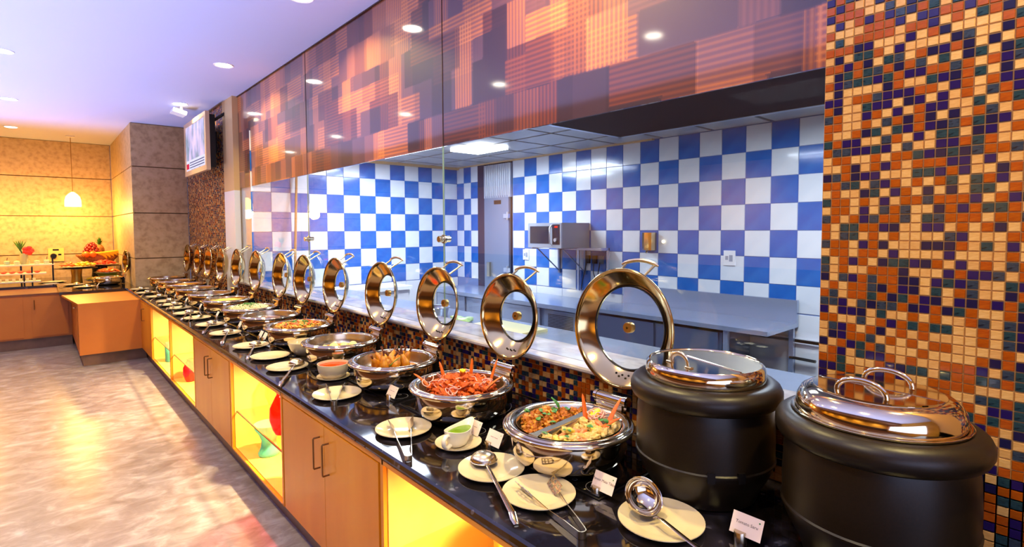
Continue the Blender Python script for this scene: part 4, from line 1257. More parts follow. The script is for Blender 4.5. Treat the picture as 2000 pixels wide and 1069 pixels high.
# --- dish 2 tandoori chicken
bed(CX, CY[1], 0.17, HZ - 0.062, RED, 'red_marinade', 'red spice sauce under the chicken pieces', 0.03)
ph = []
for i in range(900):
    u, v = rnd.uniform(-.175, .175), rnd.uniform(-.175, .175)
    if u * u + v * v < 0.155 ** 2 and all((u - a) ** 2 + (v - b) ** 2 > 0.026 ** 2 for a, b in ph): ph.append((u, v))
pieces('chicken_piece', 'chicken', 'red spiced chicken chunk in the second chafing dish', 'red chicken pieces in the second dish', [RED],
       [(CX + u, CY[1] + v, HZ - 0.034 + 0.052 * max(0, 1 - (u * u + v * v) / 0.022) + rnd.uniform(-.006, .012)) for u, v in ph], 0.025, 0.95, (1.35, .8, .7), 7, 3, freq=2.4)
for dx, dy, d, L_, lb_ in ((-0.02, 0.12, (-.1, .25, .8), .10, 'orange carrot wedge standing at the left of the red chicken'), (0.09, 0.045, (.1, .0, 1), .11, 'orange carrot stick standing behind the yellow garnish'),
                           (0.115, -0.08, (.3, -.1, .9), .13, 'tall orange carrot stick at the right of the red chicken'), (0.04, -0.14, (.5, -.5, .55), .11, 'orange carrot stick leaning over the right rim of the red chicken dish'),
                           (-0.13, 0.11, (-.3, .3, .35), .09, 'orange carrot stick lying at the left rim of the red chicken dish')):
    stick((CX + dx, CY[1] + dy, HZ - 0.01), d, L_, 0.014, CARR, 'carrot_stick', lb_, 'carrot', 'carrot sticks in the red chicken dish')
m_ = MB()
for i in range(9): m_.blob((0.010 * math.cos(i * 2.4) * (i / 5), 0.010 * math.sin(i * 2.4) * (i / 5), 0.006 * (1 - i / 9)), 0.009, 0.4, i, 1)
o = m_.build('lemon_garnish', LEMON, None, 80); o.location = (CX + 0.02, CY[1] + 0.02, HZ + 0.052); tag(o, 'small yellow carved lemon garnish on top of the red chicken', 'lemon')
rings(CX - 0.02, CY[1] + 0.0, 46, 0.15, HZ + 0.012, 'sliced_onion', 'thin onion rings scattered over the red chicken')

# --- dish 3 drumsticks
bed(CX, CY[2], 0.198, HZ - 0.068, YELF, 'yellow_gravy', 'yellow gravy under the drumsticks', 0.012)
for i in range(13):
    a = i * 2.39996; q = math.sqrt((i + .5) / 13) * .105
    m_ = MB(); tip = Vector((0.055 * math.cos(i * 1.7), 0.04 * math.sin(i * 1.3), 0.075)).normalized()
    pl = [tip * t for t in (0, .02, .045, .07, .09)]
    r = empty('chicken_drumstick', (CX + q * math.cos(a), CY[2] + q * math.sin(a), HZ - 0.055 + 0.02 * (1 - q / .12)))
    m_.tube([p + Vector((0, 0, .0)) for p in pl], [0.016, 0.028, 0.026, 0.015, 0.008], 12, up=(1, 0, 0)); m_.build('meat', YELF, r, 80)
    m_ = MB(); m_.tube([tip * .085, tip * .105, tip * .12], [0.0065, 0.006, 0.009], 8, up=(1, 0, 0)); m_.build('bone', CHAR, r, 80)
    tag(r, 'yellow chicken drumstick with dark bone end in the third dish', 'drumstick', 'chicken drumsticks in the third dish')
stick((CX - 0.06, CY[2] - 0.06, HZ - 0.025), (.6, -.3, .5), .09, .005, LEAF, 'green_bean', 'green chilli lying on the drumsticks', 'chilli', None)

# --- dish 4 dumplings
bed(CX, CY[3], 0.198, HZ - 0.062, YELF, 'dumpling_gravy', 'yellow gravy around the dumplings', 0.002)
DUM = pm('dumpling', (240, 200, 96), 0.3, noise=[(246, 222, 150)], scale=14)
for i in range(11):
    a = i * 2.39996; q = math.sqrt((i + .5) / 11) * .12
    m_ = MB(); m_.blob((0, 0, 0), 0.030, 0.1, i, 3); o = m_.build('dumpling', DUM, None, 80)
    o.location = (CX - 0.01 + q * math.cos(a), CY[3] - 0.03 + q * math.sin(a) * .8, HZ - 0.052)
    tag(o, 'round pale yellow dumpling half sunk in gravy in the fourth dish', 'dumpling', 'dumplings in the fourth dish')


# --- dish 5 noodles: strands plus vegetable bits
def strands(cx, cy, R, n, z, h, mat, name, label, th=0.004, L_=0.05):
    m_ = MB()
    for i in range(n):
        a = rnd.uniform(0, 6.28); q = math.sqrt(rnd.random()) * R; x, y = q * math.cos(a), q * math.sin(a)
        zz = z + h * (1 - (q / R) ** 2) + rnd.uniform(0, .006); d = rnd.uniform(0, 6.28); bnd = rnd.uniform(-1.5, 1.5)
        pts_ = []
        for k in range(5):
            dd = d + bnd * k / 4; x += math.cos(dd) * L_ / 4; y += math.sin(dd) * L_ / 4
            if x * x + y * y > (R + .01) ** 2: break
            pts_.append((cx + x, cy + y, zz + .004 * math.sin(k * 1.5)))
        if len(pts_) > 2: m_.tube(pts_, th, 5)
    tag(m_.build(name, mat, None, 80), label, 'food', None, 'stuff')


bed(CX, CY[4], 0.202, HZ - 0.035, NOOD, 'noodle_bed', 'bed of mixed noodles in the fifth dish', 0.022)
strands(CX, CY[4], 0.17, 420, HZ - 0.012, 0.03, NOOD, 'noodles', 'yellow noodles heaped in the fifth dish')
strands(CX, CY[4], 0.15, 60, HZ - 0.002, 0.03, pm('pepper_strip', (206, 76, 20), .35), 'pepper_strips', 'red pepper strips on the noodles', .005, .035)
strands(CX, CY[4], 0.15, 50, HZ - 0.002, 0.03, LEAF, 'green_strips', 'green bean strips on the noodles', .004, .03)
bed(CX, CY[5], 0.200, HZ - 0.045, pm('brown_gravy', (150, 84, 40), 0.1), 'brown_gravy', 'smooth brown gravy filling the sixth dish', 0.0)
RICE = pm('white_rice', (232, 226, 196), 0.5, noise=[(216, 206, 150)], scale=60, bump=0.5)
bed(CX, CY[6], 0.202, HZ - 0.03, RICE, 'rice_bed', 'white rice filling the seventh dish', 0.035)
strands(CX, CY[6], 0.17, 500, HZ - 0.008, 0.032, RICE, 'rice_grains', 'loose white rice grains in the seventh dish', .003, .014)
strands(CX, CY[6], 0.12, 40, HZ + 0.0, 0.032, LEAF, 'rice_herbs', 'green herbs on the white rice', .005, .03)
fm = [(226, 178, 70), (214, 130, 60), (190, 130, 80), (226, 140, 30), (206, 150, 90), (190, 140, 80)]
fn = ['yellow rice', 'orange gravy', 'tan gravy', 'golden rice', 'pale curry', 'light brown curry']
for i in range(7, 13):
    mat = pm('dish_food_%s' % fn[i - 7].replace(' ', '_'), fm[i - 7], 0.35, noise=[tuple(min(255, c + 24) for c in fm[i - 7])], scale=40, bump=.4)
    bed(CX, CY[i], 0.202, HZ - (0.03 if i in (7, 10) else 0.05), mat, fn[i - 7].replace(' ', '_'), '%s filling the %s dish' % (fn[i - 7], ordn[i]), 0.03 if i in (7, 10) else 0.006)

# ------------------------------------------------------------------ television and camera
tv = empty('television', (1.75, 8.2, 2.65)); tag(tv, 'wall television with silver frame showing a news programme', 'television')
SILV = pm('silver_frame', (214, 184, 150), 0.35, 0.3)
m_ = MB()
W_, H_ = 1.40, 0.79
m_.box(0, 0.05, 0, W_, 0, 0.07); m_.box(0, 0.05, 0, W_, H_ - 0.06, H_); m_.box(0, 0.05, 0, 0.075, 0.07, H_ - 0.06); m_.box(0, 0.05, W_ - 0.075, W_, 0.07, H_ - 0.06)
m_.build('frame', SILV, tv)
m_ = MB(); m_.box(0.05, 0.13, 0.05, W_ - 0.05, 0.04, H_ - 0.03); m_.build('housing', BLACKM, tv)
m_ = MB(); m_.box(0.13, 0.25, 0.5, 0.9, 0.3, 0.6); m_.build('bracket', BLACKM, tv)
m_ = MB(); m_.tube([(0.13, 0.12, H_ - 0.1), (0.25, 0.03, H_ + 0.0)], 0.02); m_.build('bracket_arm', BLACKM, tv)


def screen_mat():
    m, nt, b = nm('screen_picture'); L = nt.links
    tc = nt.nodes.new('ShaderNodeTexCoord'); n = nt.nodes.new('ShaderNodeTexNoise'); n.inputs['Scale'].default_value = 3.0; n.inputs['Detail'].default_value = 3
    mp = nt.nodes.new('ShaderNodeMapping'); mp.inputs['Scale'].default_value = (1, 1.5, 1.0); L.new(tc.outputs['Object'], mp.inputs[0]); L.new(mp.outputs[0], n.inputs['Vector'])
    r = nt.nodes.new('ShaderNodeValToRGB'); e = r.color_ramp.elements; e[0].position = .35; e[0].color = lin((120, 150, 170)); e[1].position = .65; e[1].color = lin((238, 214, 248))
    x = e.new(.5); x.color = lin((196, 190, 240))
    L.new(n.outputs['Fac'], r.inputs[0]); L.new(r.outputs[0], b.inputs['Emission Color']); b.inputs['Emission Strength'].default_value = 0.75
    b.inputs['Base Color'].default_value = (0.01, 0.01, 0.02, 1); b.inputs['Roughness'].default_value = 0.15
    return m


m_ = MB(); m_.box(0.010, 0.05, 0.075, W_ - 0.075, 0.07, H_ - 0.06); scr = m_.build('screen', screen_mat(), tv)
CAP = emit_mat('caption_white', (236, 232, 255), 0.8); RB = emit_mat('caption_red', (220, 50, 80), 0.8); LN = emit_mat('caption_line', (110, 100, 150), 0.7); BLK = emit_mat('caption_dark', (60, 50, 120), 0.6)
m_ = MB(); m_.box(0.008, 0.010, 0.085, W_ - 0.09, 0.085, 0.225); m_.build('caption_bar', CAP, scr)
m_ = MB(); m_.box(0.006, 0.008, W_ - 0.27, W_ - 0.10, 0.10, 0.18); m_.build('caption_logo', RB, scr)
m_ = MB()
for k in range(3): m_.box(0.006, 0.008, 0.16, W_ - 0.32, 0.105 + k * 0.036, 0.118 + k * 0.036)
m_.build('caption_line', LN, scr)
# fixture beside the star-like lamp
cc = empty('ceiling_fixture', (1.62, 9.0, CZ)); tag(cc, 'small white box fixture on the ceiling above the television', 'fixture')
m_ = MB(); m_.tube([(0, 0, 0), (0, 0, -0.06)], 0.02); m_.build('stem', WHITEP, cc)
m_ = MB(); m_.box(-0.10, 0.07, -0.12, 0.12, -0.12, -0.07, M=Matrix.Rotation(0.25, 4, 'Y')); m_.build('housing', WHITEP, cc)


# ------------------------------------------------------------------ pendants
SHADE = emit_mat('glowing_shade', (255, 214, 120), 4)


def pendant(x, y, z, label):
    r = empty('pendant_lamp', (x, y, z)); tag(r, label, 'lamp', 'pendant lamps over the end counter')
    m_ = MB(); m_.lathe([(0.125, -0.14), (0.128, -0.12), (0.125, -0.02), (0.108, 0.05), (0.07, 0.10), (0.02, 0.14)], 32); m_.build('lamp_shade', SHADE, r, 60)
    m_ = MB(); m_.tube([(0, 0, 0.14), (0, 0, CZ - z)], 0.006); m_.build('cord', pm('cord', (150, 110, 50), .5) if 'cord' not in bpy.data.materials else bpy.data.materials['cord'], r)
    m_ = MB(); m_.lathe([(0, 0), (0.07, 0), (0.07, -0.02), (0, -0.03)], 20, Matrix.Translation((0, 0, CZ - z))); m_.build('ceiling_rose', LENSR, r)
    l = bpy.data.lights.new('pendant_bulb', 'POINT'); l.energy = 92; l.color = (1.0, 0.50, 0.09); l.shadow_soft_size = 0.12
    o = bpy.data.objects.new('pendant_bulb', l); col.objects.link(o); o.location = (x, y, z - 0.22)


pendant(0.53, 13.1, 2.42, 'glowing white glass pendant lamp over the end counter')
pendant(-1.0, 13.1, 2.42, 'glowing pendant lamp left of the picture, mirrored in the glass')

# wall control
wcn = empty('wall_control', (0.27, 14.0, EYE - 0.48)); tag(wcn, 'cream wall control plate with dark round dial', 'switch plate')
m_ = MB(); m_.box(-0.12, 0.12, -0.02, 0, -0.13, 0.13); m_.build('plate', pm('cream_plastic', (226, 196, 110), .4), wcn)
m_ = MB(); m_.box(-0.05, 0.045, -0.023, -0.02, 0.085, 0.115); m_.box(0.03, 0.08, -0.023, -0.02, -0.01, 0.02); m_.build('display', BLACKM, wcn)
m_ = MB(); m_.lathe([(0, 0.04), (0.04, 0.04), (0.05, 0.02), (0.05, 0)], 20, Matrix.Translation((-0.04, -0.02, -0.02)) @ Matrix.Rotation(PI / 2, 4, 'X')); m_.build('dial', BLACKM, wcn, 40)

# ------------------------------------------------------------------ end counter display
def cyl_stand(name, x, y, h, r0, R, mat, mat2, label, cat='stand'):
    r = empty(name, (x, y, TOP)); tag(r, label, cat)
    m_ = MB(); m_.lathe([(0, 0), (r0, 0), (r0 * .85, h * .5), (r0, h)], 24); m_.build('foot', mat, r, 40)
    m_ = MB(); m_.lathe([(0, h), (R, h + 0.01), (R, h + 0.018), (0, h + 0.012)], 36); m_.build('platter', mat2, r, 40)
    return r


GOLD = pm('gold_vessel', (206, 160, 60), 0.35, 0.6)
cyl_stand('cake_stand', 0.51, 12.45, 0.24, 0.085, 0.31, GOLD, BLACKM, 'black tray on a gold cylinder holding the fruit plates')
MELON = pm('melon_red', (226, 60, 40), .3, noise=[(236, 90, 50)], scale=30); PINE = pm('pineapple_yellow', (240, 200, 20), .35, noise=[(248, 216, 60)], scale=40)
PAP = pm('papaya_orange', (236, 120, 40), .3)
WPL = plate_mesh(0.27)


def platter(x, y, z, s_, label): tag(inst(WPL, 'platter', (x, y, z), scl=(s_, s_, 1.2)), label, 'plate')


def slices(x, y, z, R, n, mat, name, label, h=0.05, s_=0.05):
    m_ = MB(); m_.blob((0, 0, 0), s_, 0.3, 3, 2, (1.2, .7, .45)); me = mesh_of(m_, name, mat, 60)
    for i in range(n):
        a = i * 2.39996; q = math.sqrt((i + .5) / n) * R
        o = inst(me, name, (x + q * math.cos(a), y + q * math.sin(a), z + h * (1 - q / R) + .02), rot=(rnd.uniform(-.4, .4), rnd.uniform(-.4, .4), rnd.uniform(0, 6)))
        tag(o, label, 'fruit', label)


platter(0.52, 12.45, TOP + 0.262, 0.98, 'white plate of papaya and pineapple on the black tray')
slices(0.40, 12.42, TOP + 0.285, 0.11, 12, PAP, 'papaya_slice', 'orange papaya slices on the raised plate')
slices(0.62, 12.42, TOP + 0.285, 0.15, 18, PINE, 'pineapple_chunk', 'yellow pineapple chunks on the raised plate')
cyl_stand('bowl_stand', 0.96, 12.5, 0.12, 0.15, 0.17, pm('green_bowl', (150, 180, 60), .3), pm('green_plate', (160, 190, 70), .3), 'green glass stand under the orange melon plate')
platter(0.96, 12.45, TOP + 0.14, 0.8, 'white plate of orange melon on the green stand')
slices(0.96, 12.45, TOP + 0.16, 0.15, 16, PAP, 'melon_slice', 'orange melon slices on the green stand', .04)
cyl_stand('cake_stand', 0.94, 12.95, 0.24, 0.06, 0.26, BLACKM, BLACKM, 'black pedestal under the watermelon plate')
platter(0.94, 12.85, TOP + 0.27, 0.9, 'white plate of watermelon on a black pedestal')
slices(0.94, 12.85, TOP + 0.29, 0.16, 16, MELON, 'watermelon_slice', 'red watermelon slices on the black pedestal', .05)
platter(0.76, 12.3, TOP + 0.02, 0.6, 'white plate of pale fruit beneath the raised plates')
slices(0.76, 12.3, TOP + 0.04, 0.10, 10, PINE, 'melon_cube', 'pale yellow melon cubes on the low plate', .02, .04)
# fruit basket
fb = empty('fruit_basket', (0.89, 13.35, TOP + 0.30)); tag(fb, 'brown wicker basket piled with fruit', 'basket')
WICK = pm('wicker', (150, 80, 30), .6, noise=[(176, 104, 50)], scale=60)
m_ = MB()
for k in range(6): 
    R = 0.20 + 0.018 * k; m_.tube([(R * 1.15 * math.cos(t), R * .8 * math.sin(t), 0.02 + k * 0.024) for t in [2 * PI * i / 32 for i in range(33)]], 0.011, 6)
for i in range(28):
    a = 2 * PI * i / 28; m_.tube([(0.19 * 1.15 * math.cos(a), 0.19 * .8 * math.sin(a), 0), (0.30 * 1.15 * math.cos(a), .30 * .8 * math.sin(a), .16)], 0.007, 5)
m_.lathe([(0, 0.005), (0.2, 0.005)], 28, sx=1.15, sy=.8); m_.build('weave', WICK, fb, 60)
cyl_stand('basket_stand', 0.89, 13.35, 0.28, 0.12, 0.2, BLACKM, BLACKM, 'dark stand under the fruit basket')
bz = TOP + 0.30
GR = pm('grape_red', (150, 40, 30), .25, coat=.3)
for i in range(46):
    a = i * 2.39996; t = i / 46; q = 0.13 * math.sqrt(1 - t)
    m_ = None
    if i == 0:
        g0 = MB(); g0.blob((0, 0, 0), 0.030, 0, 1, 2); g0 = mesh_of(g0, 'grape', GR, 80)
    o = inst(g0, 'grape', (0.78 + q * math.cos(a), 13.25 + q * math.sin(a) * .6, bz + 0.15 + 0.24 * t + rnd.uniform(-.01, .01)))
    tag(o, 'red grape of the bunch in the fruit basket', 'grape', 'red grapes in the fruit basket')
OR = pm('orange_peel', (230, 110, 20), .4, bump=.2, scale=120)
for dx, dz, lb_ in ((-.2, .17, 'orange at the left end of the fruit basket'), (-.1, .17, 'bright orange fruit under the grapes')):
    m_ = MB(); m_.blob((0, 0, 0), 0.062, 0, 1, 3); o = m_.build('orange', OR, None, 80); o.location = (0.89 + dx, 13.12, bz + dz); tag(o, lb_, 'orange')
BAN = pm('banana_yellow', (240, 196, 40), .4, noise=[(228, 170, 30)], scale=8)
for i in range(6):
    m_ = MB(); pts_ = [(0.14 * math.sin(t) , 0, -0.10 * math.cos(t) + .10) for t in [-1 + 2 * k / 8 for k in range(9)]]
    m_.tube(pts_, [.006, .018, .024, .026, .026, .026, .024, .016, .006], 8, up=(0, 1, 0)); o = m_.build('banana', BAN, None, 70)
    o.location = (0.93 + 0.048 * i, 13.12 + .012 * i, bz + 0.17 + .01 * i); o.rotation_euler = (0, PI + .5 - .12 * i, 0.2); tag(o, 'ripe yellow banana on the right of the fruit basket', 'banana', 'bananas in the fruit basket')
pa = empty('pineapple', (0.92, 13.4, bz + 0.12)); tag(pa, 'whole pineapple with green crown behind the grapes', 'pineapple')
m_ = MB(); m_.blob((0, 0, 0.11), 0.10, .05, 1, 3, (.8, .8, 1.25)); m_.build('fruit_body', pm('pineapple_skin', (170, 110, 40), .6, noise=[(120, 80, 30)], scale=40, bump=.6), pa, 80)
m_ = MB()
for i in range(26):
    a = i * 2.4; t = i / 26; d = Vector((math.cos(a) * (1 - t) * .8, math.sin(a) * (1 - t) * .8, 1)).normalized(); b0 = Vector((0, 0, .21 + t * .06))
    m_.tube([b0, b0 + d * .07, b0 + d * .13 + Vector((0, 0, -.01))], [.013, .012, .002], 5, flat=.3)
m_.build('leaf_crown', LEAF, pa, 60)

# tray racks with sweets at the left edge
FR = BLACKM
CREAMF = pm('dessert_cream', (236, 214, 150), .4); REDF = pm('dessert_red', (224, 70, 34), .35); CUPG = pm('cup_glass', (190, 214, 200), .15, trans=.3)
TRAYW = pm('white_tray', (228, 222, 200), .3)


def rack(x0, x1, y, z, dep, label, legs):
    r = empty('tray_rack', (x0, y, TOP)); tag(r, label, 'tray')
    m_ = MB(); m_.box(0, x1 - x0, 0, dep, z, z + 0.018); m_.build('tray', TRAYW, r)
    for lx in legs:
        m_ = MB()
        for ly in (0.02, dep - 0.03): m_.box(lx, lx + 0.02, ly, ly + 0.015, 0, z + (0.12 if lx > (x1 - x0) * .8 else 0))
        m_.box(lx, lx + 0.02, 0.02, dep - 0.02, z - 0.015, z)
        m_.build('rack_frame', FR, r)


rack(-1.2, 0.22, 13.0, 0.30, 0.4, 'topmost long white tray of dessert cups on a dark rack', (0.1, 0.95, 1.39))
rack(-1.2, 0.10, 12.55, 0.17, 0.36, 'middle long white tray of red bites on a dark rack', (0.1, 1.1))
rack(-1.1, 0.02, 12.2, 0.055, 0.26, 'lowest long white tray of small canapes', (0.1, 0.9))
cg = MB(); cg.lathe([(0, 0), (0.035, 0), (0.05, 0.06), (0.046, 0.06), (0.03, 0.01), (0, 0.01)], 16); cgm = mesh_of(cg, 'cup', CUPG, 50)
cf = MB(); cf.lathe([(0, 0.075), (0.03, 0.068), (0.046, 0.052), (0, 0.05)], 16); cfm = mesh_of(cf, 'dessert', CREAMF, 60)
pk = MB(); pk.tube([(0, 0, .06), (0.01, 0, .13)], .005, 5); pkm = mesh_of(pk, 'pick', CHAR)
for i in range(10):
    r = empty('dessert_cup', (-1.1 + i * 0.135, 13.12 + 0.12 * (i % 2), TOP + 0.318)); tag(r, 'small glass cup of cream dessert on the topmost tray', 'dessert', 'dessert cups on the topmost tray')
    inst(cgm, 'cup', (0, 0, 0), r); inst(cfm, 'cream', (0, 0, 0), r)
    if i % 2: inst(pkm, 'pick', (0, 0, 0), r)
m_ = MB(); m_.blob((0, 0, 0), .034, .3, 2, 2, (1.3, .8, .6)); rm = mesh_of(m_, 'red_bite', REDF, 60)
for i in range(22):
    tag(inst(rm, 'red_bite', (-1.1 + (i // 2) * 0.108, 12.62 + .12 * (i % 2), TOP + 0.21)), 'red topped bite on the middle tray', 'canape', 'red bites on the middle tray')
m_ = MB(); m_.box(-.02, .02, -.02, .02, 0, .05); sm_ = mesh_of(m_, 'canape', CREAMF)
for i in range(12): tag(inst(sm_, 'canape', (-1.0 + i * 0.085, 12.3, TOP + 0.073)), 'small pale canape on the lowest tray', 'canape', 'canapes on the lowest tray')
fv = empty('flower_vase', (-0.19, 13.2, TOP + 0.02)); tag(fv, 'glass vase with red hibiscus and green spikes among the trays', 'vase')
m_ = MB(); m_.lathe([(0.0, 0.3), (0.05, 0.3), (0.07, 0.40), (0.06, .5), (.055, .5), (.06, .4)], 20); m_.build('vase_body', pm('vase_glass', (200, 200, 160), .15, trans=.4), fv, 60)
m_ = MB()
for i in range(16):
    a = i * 2.4; d = Vector((math.cos(a) * .55, math.sin(a) * .4, 1)).normalized(); b0 = Vector((-0.05, 0, .55))
    m_.tube([b0, b0 + d * .12, b0 + d * .2], [.014, .012, .002], 5, flat=.3)
m_.tube([(0, 0, .4), (-.05, 0, .58)], .012, 6); m_.build('leaves', LEAF, fv, 60)
m_ = MB()
for i in range(5):
    a = i * 2 * PI / 5; m_.blob((0.06 + .045 * math.cos(a), -.05, .55 + .045 * math.sin(a)), .045, .2, i, 2, (1, .35, 1))
m_.tube([(.06, -.05, .55), (.15, -.09, .53)], .006, 5); m_.build('red_flower', pm('flower_red', (226, 48, 30), .45), fv, 70)
m_ = MB(); m_.box(-.06, .13, -.06, .06, 0, .006, M=Matrix.Rotation(.3, 4, 'Z')); o = m_.build('paper_sheet', CARD); o.location = (0.12, 12.35, TOP); tag(o, 'white paper lying in front of the tray racks', 'paper')
m_ = MB(); m_.lathe([(0, 0), (.14, 0), (.2, .014), (.19, .016), (.13, .005), (0, .005)], 30); o = m_.build('plate', PORCW, None, 40); o.location = (0.05, 12.55 + .08, TOP); o.scale = (1, .9, 1)
o.location = (0.18, 12.72, TOP); tag(o, 'white plate right of the canape trays', 'plate')
for x, y, lb_ in ((0.44, 11.75, 'white plate with ladle at the left of the corner counter'), (0.55, 11.2, 'white plate with spoon at the front of the corner counter')):
    tag(inst(PM, 'plate', (x, y, TOP), scl=(1.15, 1.15, 1)), lb_, 'plate')
    tag(spoon('serving_spoon', (x + .04, y), (x - .2, y - .28), .05, False, .6, 0, .012, True, zb=.02), 'serving spoon on the ' + lb_.split(' with')[0] + (' near the edge of the corner counter' if y < 11.5 else ' left of the corner dish'), 'spoon')
card(0.72, 11.05, '', 'white name card in front of the corner chafing dish', dot=False, tilt=35)

# ------------------------------------------------------------------ kitchen equipment
mw = empty('microwave', (4.72, 4.44, EYE - 0.24)); tag(mw, 'silver microwave oven on a wall bracket', 'microwave')
m_ = MB(); m_.box(0.02, 0.52, 0, 0.58, 0, 0.31); m_.build('housing', pm('microwave_grey', (130, 142, 156), .35, .3), mw)
m_ = MB(); m_.box(0, 0.02, 0.0, 0.58, 0, 0.31); m_.build('front_frame', pm('microwave_silver', (176, 186, 200), .3, .5), mw)
m_ = MB(); m_.box(-0.004, 0.0, 0.20, 0.54, 0.055, 0.27); m_.build('window', pm('dark_glass', (28, 40, 58), .08), mw)
m_ = MB(); m_.box(-0.004, 0.0, 0.025, 0.145, 0.045, 0.29); m_.build('control_panel', pm('panel_dark', (30, 34, 60), .2), mw)
m_ = MB(); m_.lathe([(0, .02), (.022, .02), (.024, 0)], 18, Matrix.Translation((-.004, .085, .10)) @ Matrix.Rotation(-PI / 2, 4, 'Y')); m_.build('dial', ALU, mw, 40)
m_ = MB(); m_.box(-0.006, -0.004, 0.055, 0.105, 0.25, 0.27); m_.build('display', emit_mat('red_digits', (255, 40, 30), 1.5), mw)
m_ = MB(); m_.tube([(0, .165, .04), (-.03, .165, .06), (-.03, .165, .25), (0, .165, .28)], .008, 8, up=(0, 1, 0)); m_.build('handle', ALU, mw, 50)
br = empty('wall_bracket', (KX - 0.01, 4.44, EYE - 0.24)); tag(br, 'steel angle bracket under the microwave', 'bracket')
m_ = MB()
for y in (0.05, 0.50):
    m_.box(-0.52, 0, y, y + .03, -.012, 0); m_.box(-.02, 0, y, y + .03, -.35, 0); m_.tube([(-0.42, y + .015, -.01), (-.01, y + .015, -.32)], .008, 6)
m_.build('bracket_arms', STEELKD, br)
fr = empty('cable_rack', (KX - 0.03, 4.1, EYE - 0.80)); tag(fr, 'open steel frame with hanging cables on the tiled wall', 'frame')
m_ = MB(); m_.box(-.02, 0, 0, .03, 0, .56); m_.box(-.02, 0, .48, .51, 0, .56); m_.box(-.16, 0, 0, .51, .53, .56); m_.build('frame_bars', STEELK, fr)
for y in (.12, .22, .33):
    m_ = MB(); m_.box(-.03, 0, y - .03, y + .03, .36, .46); m_.build('socket', pm('socket_grey', (70, 78, 90), .4) if y < .15 else BLACKM, fr)
m_ = MB()
for y, d in ((.12, .03), (.22, -.05), (.33, .06)): m_.tube([(-.04, y, .38), (-.06, y + d * .3, .25), (-.05, y + d, .14), (-.04, y + d * 1.6, .02)], .006, 6, up=(1, 0, 0))
m_.build('cable', BLACKM, fr, 60)
for y, z, lb_ in ((5.62, -.37, 'small white switch plate left of the microwave cables'), (2.60, -.305, 'white double socket plate on the right of the tiled wall')):
    r = empty('switch_plate', (KX, y, EYE + z)); tag(r, lb_, 'switch')
    m_ = MB(); m_.box(-.012, 0, -.06, .06, -.075, .075); m_.build('plate', WHITEP, r)
    m_ = MB(); m_.box(-.016, -.012, -.035, .0, -.035, .03); m_.box(-.016, -.012, .012, .04, -.02, .02); m_.build('switch', pm('switch_grey', (150, 160, 180), .4) if 'switch_grey' not in bpy.data.materials else bpy.data.materials['switch_grey'], r)
dp = empty('soap_dispenser', (KX, 3.53, EYE - .15)); tag(dp, 'small polished steel dispenser on the tiled wall', 'dispenser')
m_ = MB(); m_.prism([(-.09, -.06), (-.10, -.03), (-.10, .03), (-.09, .06), (0, .07), (0, -.07)], -.10, .10); m_.build('tank', STEEL, dp)
m_ = MB(); m_.tube([(-.08, 0, -.10), (-.1, 0, -.13)], .012); m_.build('spout', STEEL, dp)
m_ = MB(); m_.blob((0, 0, 0), .02, 0, 1, 2); o = m_.build('indicator_lamp', emit_mat('indicator', (255, 236, 200), 2)); o.location = (KX - .02, 3.36, EYE - .15); tag(o, 'tiny round glowing lamp right of the steel dispenser', 'lamp')

# steel tables: refrigerated counter (left) and the splashback table (right)
ft = empty('refrigerated_counter', (4.55, 4.02, 0)); tag(ft, 'steel refrigerated counter with vent grille and latch', 'counter')
m_ = MB(); m_.box(-.05, .68, -.12, 2.95, .88, .93); m_.build('top', STEELK, ft)
m_ = MB(); m_.box(.02, .66, 0, 2.9, .12, .88); m_.build('body', pm('steel_front', (112, 130, 160), .4, .5), ft)
m_ = MB(); m_.box(0, .02, 0.0, .54, .18, .86); pnl = m_.build('machine_panel', pm('panel_steel', (128, 144, 172), .4, .4), ft)
m_ = MB()
for k in range(9): m_.box(-.004, .001, .07, .47, .66 + k * .018, .667 + k * .018)
for k in range(7): m_.box(-.004, .001, .07, .47, .28 + k * .018, .287 + k * .018)
m_.build('vent_slot', BLACKM, pnl)
m_ = MB(); m_.box(-.02, 0, .18, .38, .51, .57); m_.build('latch', BLACKM, pnl)
for y in (.62, 1.4, 2.15):
    m_ = MB(); m_.box(0, .02, y, y + .7, .18, .86); m_.build('door', STEELK, ft)
rt = empty('steel_table', (4.60, 1.93, 0)); tag(rt, 'long steel work table with raised splashback', 'table')
m_ = MB(); m_.box(-.02, .64, 0, 1.93, .91, .95); m_.build('table_top', STEELK, rt)
m_ = MB(); m_.box(.60, .64, 0, 1.95, .95, 1.16); m_.build('splashback', STEELK, rt)
for x, y in ((0.0, .36), (0.0, 1.88), (.58, .02), (.58, 1.88)):
    m_ = MB(); m_.box(x, x + .04, y, y + .04, 0, .91); m_.build('leg', STEELK, rt)
m_ = MB(); m_.box(.02, .58, .42, 1.9, .15, .88); m_.box(.0, .02, .45, 1.1, .15, .88); m_.box(.0, .02, 1.13, 1.88, .15, .88); m_.build('cupboard', STEELKD, rt)
m_ = MB(); m_.box(-.02, .62, .02, .4, .28, .31); m_.build('under_shelf', STEELKD, rt)
